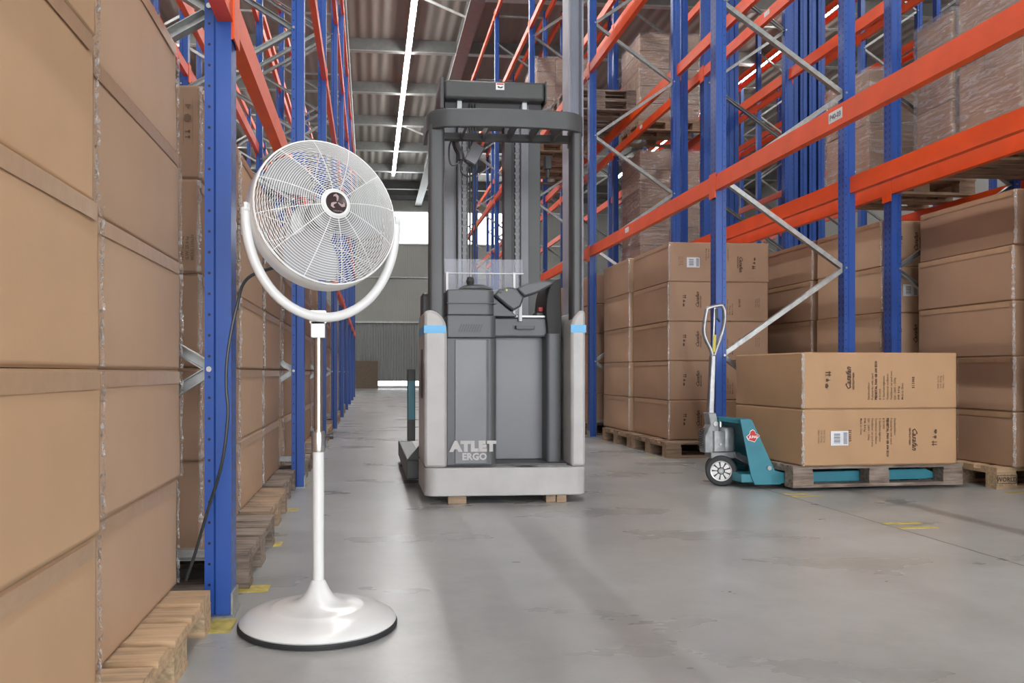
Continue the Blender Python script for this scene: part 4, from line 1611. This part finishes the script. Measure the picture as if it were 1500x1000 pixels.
    MB().tube(smooth_path([(-0.225, 0.40, 2.15), (-0.22, 0.42, 2.07), (-0.17, 0.42, 2.04), (-0.12, 0.42, 2.09), (-0.16, 0.42, 2.17), (-0.28, 0.42, 2.11), (-0.30, 0.42, 2.22), (-0.27, 0.42, 2.30)], 6), 0.006, 7) \
        .build('lamp_cable', M['black'], T)
    MB().box(0.345, 0.39, 0.5, 0.56, 2.12, 2.21).box(0.355, 0.375, 0.5, 0.54, 2.06, 2.12).build('wall_clip', M['black'], T, False, 0.006)
    # dark mirror / cover at left shoulder
    MB().rbox(-0.478, -0.452, 0.20, 0.52, 1.13, 1.27, 0.03, 'x', 4, (0, 0, 1, 1)).build('shoulder_pad', M['black'], T)
    # black side channel with teal insert left
    MB().box(-0.545, -0.49, 0.90, 0.95, 0.30, 0.80).build('side_channel', M['black'], T, False, 0.004)
    MB().box(-0.54, -0.495, 0.893, 0.90, 0.45, 0.72).build('channel_insert', M['teal'], T, False)
    # outriggers and their wheels
    for s, x0, x1 in ((-1, -0.555, -0.435), (1, 0.445, 0.55)):
        lg = MB().box(x0, x1, 0.80, 2.45, 0.045, 0.175).build('outrigger', M['dark2'], T, False, 0.008)
        MB().prism([(x0 + 0.005, 0.83, 0.175), (x1, 0.83, 0.175), (x1, 0.83, 0.31)] if s < 0 else [(x0, 0.83, 0.175), (x1 - 0.005, 0.83, 0.175), (x0, 0.83, 0.31)], (0, 0.03, 0)) \
            .build('gusset', M['dark2'], lg, False)
        MB().lathe([(0.0, -0.04), (0.09, -0.04), (0.09, 0.04), (0.0, 0.04)], 24, Matrix.Translation(((x0 + x1) / 2, 2.35, 0.09)) @ Matrix.Rotation(PI / 2, 4, 'Y')) \
            .build('load_wheel', M['rubber'], lg)
    MB().box(-0.45, 0.46, 0.58, 1.06, 0.08, 0.9).build('battery_body', M['dark2'], T, False, 0.01)
    MB().lathe([(0.0, -0.05), (0.16, -0.05), (0.17, -0.03), (0.17, 0.03), (0.16, 0.05), (0.0, 0.05)], 30, Matrix.Translation((-0.1, 0.45, 0.17)) @ Matrix.Rotation(PI / 2, 4, 'Y')) \
        .build('drive_wheel', M['rubber'], T)
    return T


make_truck()
for k, (x0, x1, wd) in enumerate(((-0.345, -0.235, 'left'), (0.245, 0.305, 'middle of the right pair'), (0.310, 0.370, 'outer of the right pair'))):
    tag(MB().box(TO[0] + x0, TO[0] + x1, TO[1] + 0.015, TO[1] + 0.10, 0.0, 0.0435).build('wooden_block', M['wood_mid'], None, False, 0.003),
        'small wooden block under the reach truck skirt, %s' % wd, 'block', 'blocks under the reach truck')


# ------------------------------------------------------------------ pallet truck
def make_jack():
    O = Vector((2.36, 5.50, 0))
    T = thing('pallet_truck', 'teal hand pallet truck with grey handle under the loaded pallet', 'pallet truck', tuple(O), RZ * 0.6)
    # yoke plates (local x toward the forks)
    sh = [(0.085, 0.468), (0.150, 0.470), (0.172, 0.455), (0.330, 0.125), (0.372, 0.110), (0.372, 0.030), (0.190, 0.030), (0.165, 0.080)]
    yoke = MB().prism([(x, -0.262, z) for x, z in sh], (0, 0.012, 0)).build('yoke_plate', M['teal'], T, False, 0.003)
    MB().prism([(x, 0.250, z) for x, z in sh], (0, 0.012, 0)).build('yoke_plate', M['teal'], T, False, 0.003)
    top = MB().prism([(0.030, -0.07, 0.468), (0.150, -0.262, 0.471), (0.168, -0.262, 0.462), (0.168, 0.262, 0.462), (0.150, 0.262, 0.471), (0.030, 0.07, 0.468)], (0, 0, -0.012))
    top.prism([(0.030, -0.07, 0.468), (0.150, -0.262, 0.468), (0.160, -0.262, 0.425), (0.035, -0.07, 0.448)], (0, 0.006, 0))
    top.box(0.030, 0.09, -0.07, 0.07, 0.440, 0.468)
    top.build('yoke_top', M['teal'], T, False, 0.004)
    MB().prism([(0.168, -0.25, 0.462), (0.168, 0.25, 0.462), (0.34, 0.25, 0.10), (0.34, -0.25, 0.10)], (-0.01, 0, 0)).build('back_plate', M['teal'], T, False)
    MB().box(0.10, 0.30, -0.25, -0.08, 0.045, 0.10).box(0.10, 0.30, 0.08, 0.25, 0.045, 0.10).build('fork_heel', M['teal'], T, False, 0.004)
    for s in (-1, 1):
        y0, y1 = (-0.262, -0.10) if s < 0 else (0.10, 0.262)
        fk = MB().prism([(0.30, y0, 0.108), (1.42, y0, 0.1215), (1.52, y0, 0.085), (1.52, y0, 0.060), (1.42, y0, 0.050), (0.30, y0, 0.035)], (0, y1 - y0, 0))
        f_ = fk.build('fork', M['teal'], T, False, 0.006)
        MB().lathe([(0.0, -0.045), (0.038, -0.045), (0.038, 0.045), (0.0, 0.045)], 18, Matrix.Translation((1.36, (y0 + y1) / 2, 0.038)) @ Matrix.Rotation(PI / 2, 4, 'X')) \
            .build('fork_roller', M['rubber'], f_)
    MB().tube([(0.285, -0.275, 0.142), (0.285, -0.255, 0.142)], 0.016, 6).build('axle_nut', M['bolt'], T)
    # badge: red heart-like diamond with white rim and letters
    bx, bz = 0.172, 0.352
    prof = [(-0.040, 0.0), (-0.020, 0.016), (-0.016, 0.034), (0.0, 0.043), (0.014, 0.034), (0.018, 0.020), (0.046, 0.006), (0.028, -0.012), (0.012, -0.034), (-0.006, -0.028), (-0.028, -0.022)]
    MB().prism([(bx + x * 1.12, -0.2635, bz + z * 1.12) for x, z in prof], (0, 0.0015, 0)).build('badge_rim', M['whitepl'], yoke, False)
    bdg = MB().prism([(bx + x, -0.265, bz + z) for x, z in prof], (0, 0.0015, 0)).build('badge', M['redpl'], yoke, False, label='red badge reading JUNG')
    lt = MB()
    add_mesh(lt, text_mesh('JUNG', 0.024, M['whitepl'], 'CENTER', bold=0.0008, shear=0.2), Matrix.Translation((bx + 0.002, -0.266, bz - 0.010)) @ Matrix.Rotation(PI / 2, 4, 'X'))
    lt.build('badge_lettering', M['whitepl'], yoke, False)
    # pump, tiller head
    pm_ = MB().lathe([(0.0, 0.235), (0.062, 0.235), (0.066, 0.245), (0.066, 0.385), (0.058, 0.400), (0.0, 0.400)], 24, Matrix.Translation((0.055, 0, 0)))
    pm_.rbox(-0.055, 0.055, -0.06, 0.06, 0.235, 0.375, 0.015, 'z')
    pm_.build('hydraulic_pump', M['castgrey'], T)
    MB().cyl((0.02, 0, 0.37), (0.02, 0, 0.455), 0.022, 14).build('pump_piston', M['steel'], T)
    hd = MB()
    hd.prism([(-0.150, -0.045, 0.225), (-0.075, -0.045, 0.225), (-0.045, -0.045, 0.33), (-0.050, -0.045, 0.435), (-0.070, -0.045, 0.500), (-0.125, -0.045, 0.500), (-0.110, -0.045, 0.42), (-0.150, -0.045, 0.34)], (0, 0.09, 0))
    h_ = hd.build('tiller_head', M['castgrey'], T, bevel=0.006)
    MB().tube([(-0.075, -0.052, 0.425), (-0.075, 0.052, 0.425)], 0.017, 14).tube([(-0.085, -0.052, 0.265), (-0.085, 0.052, 0.265)], 0.010, 10) \
        .tube([(-0.048, -0.07, 0.285), (-0.048, 0.06, 0.285)], 0.008, 8).build('pivot_pin', M['bolt'], h_)
    sp = MB()
    pts = []
    for i in range(90):
        a = 2 * PI * i / 10
        t = i / 89
        pts.append((-0.150 - 0.012 * math.sin(PI * t) + 0.016 * math.cos(a), 0.016 * math.sin(a), 0.25 + 0.14 * t))
    sp.tube(pts, 0.0035, 5)
    sp.build('return_spring', M['black'], h_)
    MB().box(-0.11, 0.07, -0.055, 0.055, 0.185, 0.232).build('axle_carrier', M['castgrey'], T, False, 0.008)
    MB().tube([(0.075, -0.08, 0.21), (0.075, 0.08, 0.21)], 0.020, 12).build('carrier_pin', M['bolt'], T)
    lk = MB().prism([(0.08, -0.07, 0.215), (0.11, -0.07, 0.225), (0.24, -0.07, 0.165), (0.23, -0.07, 0.115), (0.09, -0.07, 0.19)], (0, 0.14, 0))
    lk.build('lift_link', M['colpaint'], T, False, 0.004)
    # steered wheels
    WA = Matrix.Translation((-0.015, 0, 0.104)) @ Matrix.Rotation(math.radians(-24), 4, 'Z')
    for s in (-1, 1):
        X = WA @ Matrix.Translation((0, s * 0.070, 0)) @ Matrix.Rotation(PI / 2, 4, 'X')
        ty = MB().lathe([(0.070, -0.026), (0.094, -0.026), (0.102, -0.020), (0.104, -0.008), (0.104, 0.008), (0.102, 0.020), (0.094, 0.026), (0.070, 0.026)], 40, X, True)
        wl = ty.build('steer_wheel', M['rubber'], T)
        MB().lathe([(0.062, -0.022), (0.072, -0.026), (0.072, 0.026), (0.062, 0.022)], 36, X, True).build('rim', M['rim'], wl)
        MB().lathe([(0.0, -0.014), (0.062, -0.014), (0.062, 0.014), (0.0, 0.014)], 30, X).build('wheel_disc', M['black'], wl)
        sk = MB()
        for k in range(9):
            a = 2 * PI * k / 9
            for zz in ((0.014, 0.020), (-0.020, -0.014)):
                pl = [(0.026 * math.cos(a - 0.24), 0.026 * math.sin(a - 0.24)), (0.060 * math.cos(a - 0.25), 0.060 * math.sin(a - 0.25)), (0.062 * math.cos(a), 0.062 * math.sin(a)),
                      (0.060 * math.cos(a + 0.25), 0.060 * math.sin(a + 0.25)), (0.026 * math.cos(a + 0.24), 0.026 * math.sin(a + 0.24))]
                sk.prism([(p_[0], p_[1], zz[0]) for p_ in pl], (0, 0, zz[1] - zz[0]), X)
        sk.build('spoke_face', M['rim'], wl, False)
        MB().lathe([(0.0, -0.026), (0.018, -0.026), (0.022, -0.018), (0.022, 0.018), (0.018, 0.026), (0.0, 0.026)], 20, X).build('wheel_hub', M['castgrey'], wl)
        MB().lathe([(0.0, -0.030), (0.007, -0.030), (0.007, 0.030), (0.0, 0.030)], 12, X).build('axle_cap', M['bolt'], wl)
    MB().tube([tuple(WA @ Vector((0, -0.05, 0))), tuple(WA @ Vector((0, 0.05, 0)))], 0.016, 12).build('axle', M['steel'], T)
    # handle: single tube then a long loop
    hn = MB()
    hn.prism([(-0.115, -0.022, 0.49), (-0.070, -0.022, 0.49), (-0.055, -0.018, 0.90), (-0.090, -0.018, 0.90)], (0, 0.042, 0))
    ha = hn.build('handle_shaft', M['handle'], T, bevel=0.008)
    lp = smooth_path([(-0.072, 0, 0.86), (-0.085, 0, 0.93), (-0.128, 0, 1.02), (-0.138, 0, 1.08), (-0.128, 0, 1.16), (-0.120, 0, 1.20), (-0.105, 0, 1.225), (-0.020, 0, 1.245), (0.000, 0, 1.235),
                      (0.012, 0, 1.20), (0.012, 0, 1.14), (-0.005, 0, 1.06), (-0.045, 0, 0.95), (-0.062, 0, 0.90), (-0.070, 0, 0.86)], 7)
    MB().tube(lp, 0.0135, 10).build('handle_loop', M['handle'], T)
    MB().cyl((-0.073, 0, 0.90), (-0.058, 0, 1.235), 0.009, 8).build('handle_rod', M['handle'], T)
    MB().box(-0.062, -0.038, -0.012, 0.012, 1.15, 1.22).cyl((-0.05, -0.02, 1.15), (-0.03, -0.02, 1.13), 0.008, 7).build('release_lever', M['black'], T, False, 0.004)
    st = MB().prism([(-0.080, -0.016, 0.92), (-0.062, -0.016, 0.92), (-0.055, -0.016, 1.04), (-0.073, -0.016, 1.04)], (0, 0.002, 0))
    st.build('yellow_sticker', M['yellowst'], T, False)
    shift = {'hydraulic_pump': 0.05, 'pump_piston': 0.05, 'lift_link': 0.06}
    for n_ in ('tiller_head', 'axle_carrier', 'carrier_pin', 'steer_wheel', 'axle', 'handle_shaft', 'handle_loop', 'handle_rod', 'release_lever', 'yellow_sticker'):
        shift[n_] = 0.09
    for ch in T.children:
        ch.location.x += shift.get(ch.name.split('.')[0], 0)
    return T


make_jack()

# ------------------------------------------------------------------ floor markings
marks = [((-0.49, 2.50), (-0.415, 2.64), 'left edge of the aisle before the fan base', 0), ((-0.47, 2.95), (-0.36, 3.05), 'behind the foot of the big blue upright', 0),
         ((-0.50, 3.72), (-0.395, 3.82), 'left edge, second behind the big upright', 0), ((-0.52, 4.66), (-0.40, 4.75), 'left edge, third behind the big upright', 0),
         ((-0.50, 5.80), (-0.42, 5.90), 'left edge, behind the second blue upright', 0),
         ((2.64, 3.98), (2.84, 4.02), 'right foreground, farther of the pair', 0), ((2.64, 3.86), (2.84, 3.90), 'right foreground, nearer of the pair', 0),
         ((2.64, 5.02), (2.80, 5.05), 'by the loaded pallet, farther of the pair', 0), ((2.64, 4.92), (2.84, 4.95), 'by the loaded pallet, nearer of the pair', 0),
         ((4.12, 4.93), (4.36, 4.99), 'before the WORLD pallet', 0), ((2.50, 7.30), (2.66, 7.34), 'by the pallet of the printed stack', 0), ((2.50, 8.98), (2.64, 9.02), 'by the far right upright', 0)]
for (a, b, wd, _) in marks:
    tag(MB().box(a[0], b[0], a[1], b[1], 0.0, 0.0012).build('floor_mark', M['yellow'], None, False), 'yellow floor marking dash, ' + wd, 'floor marking', 'yellow floor dashes')
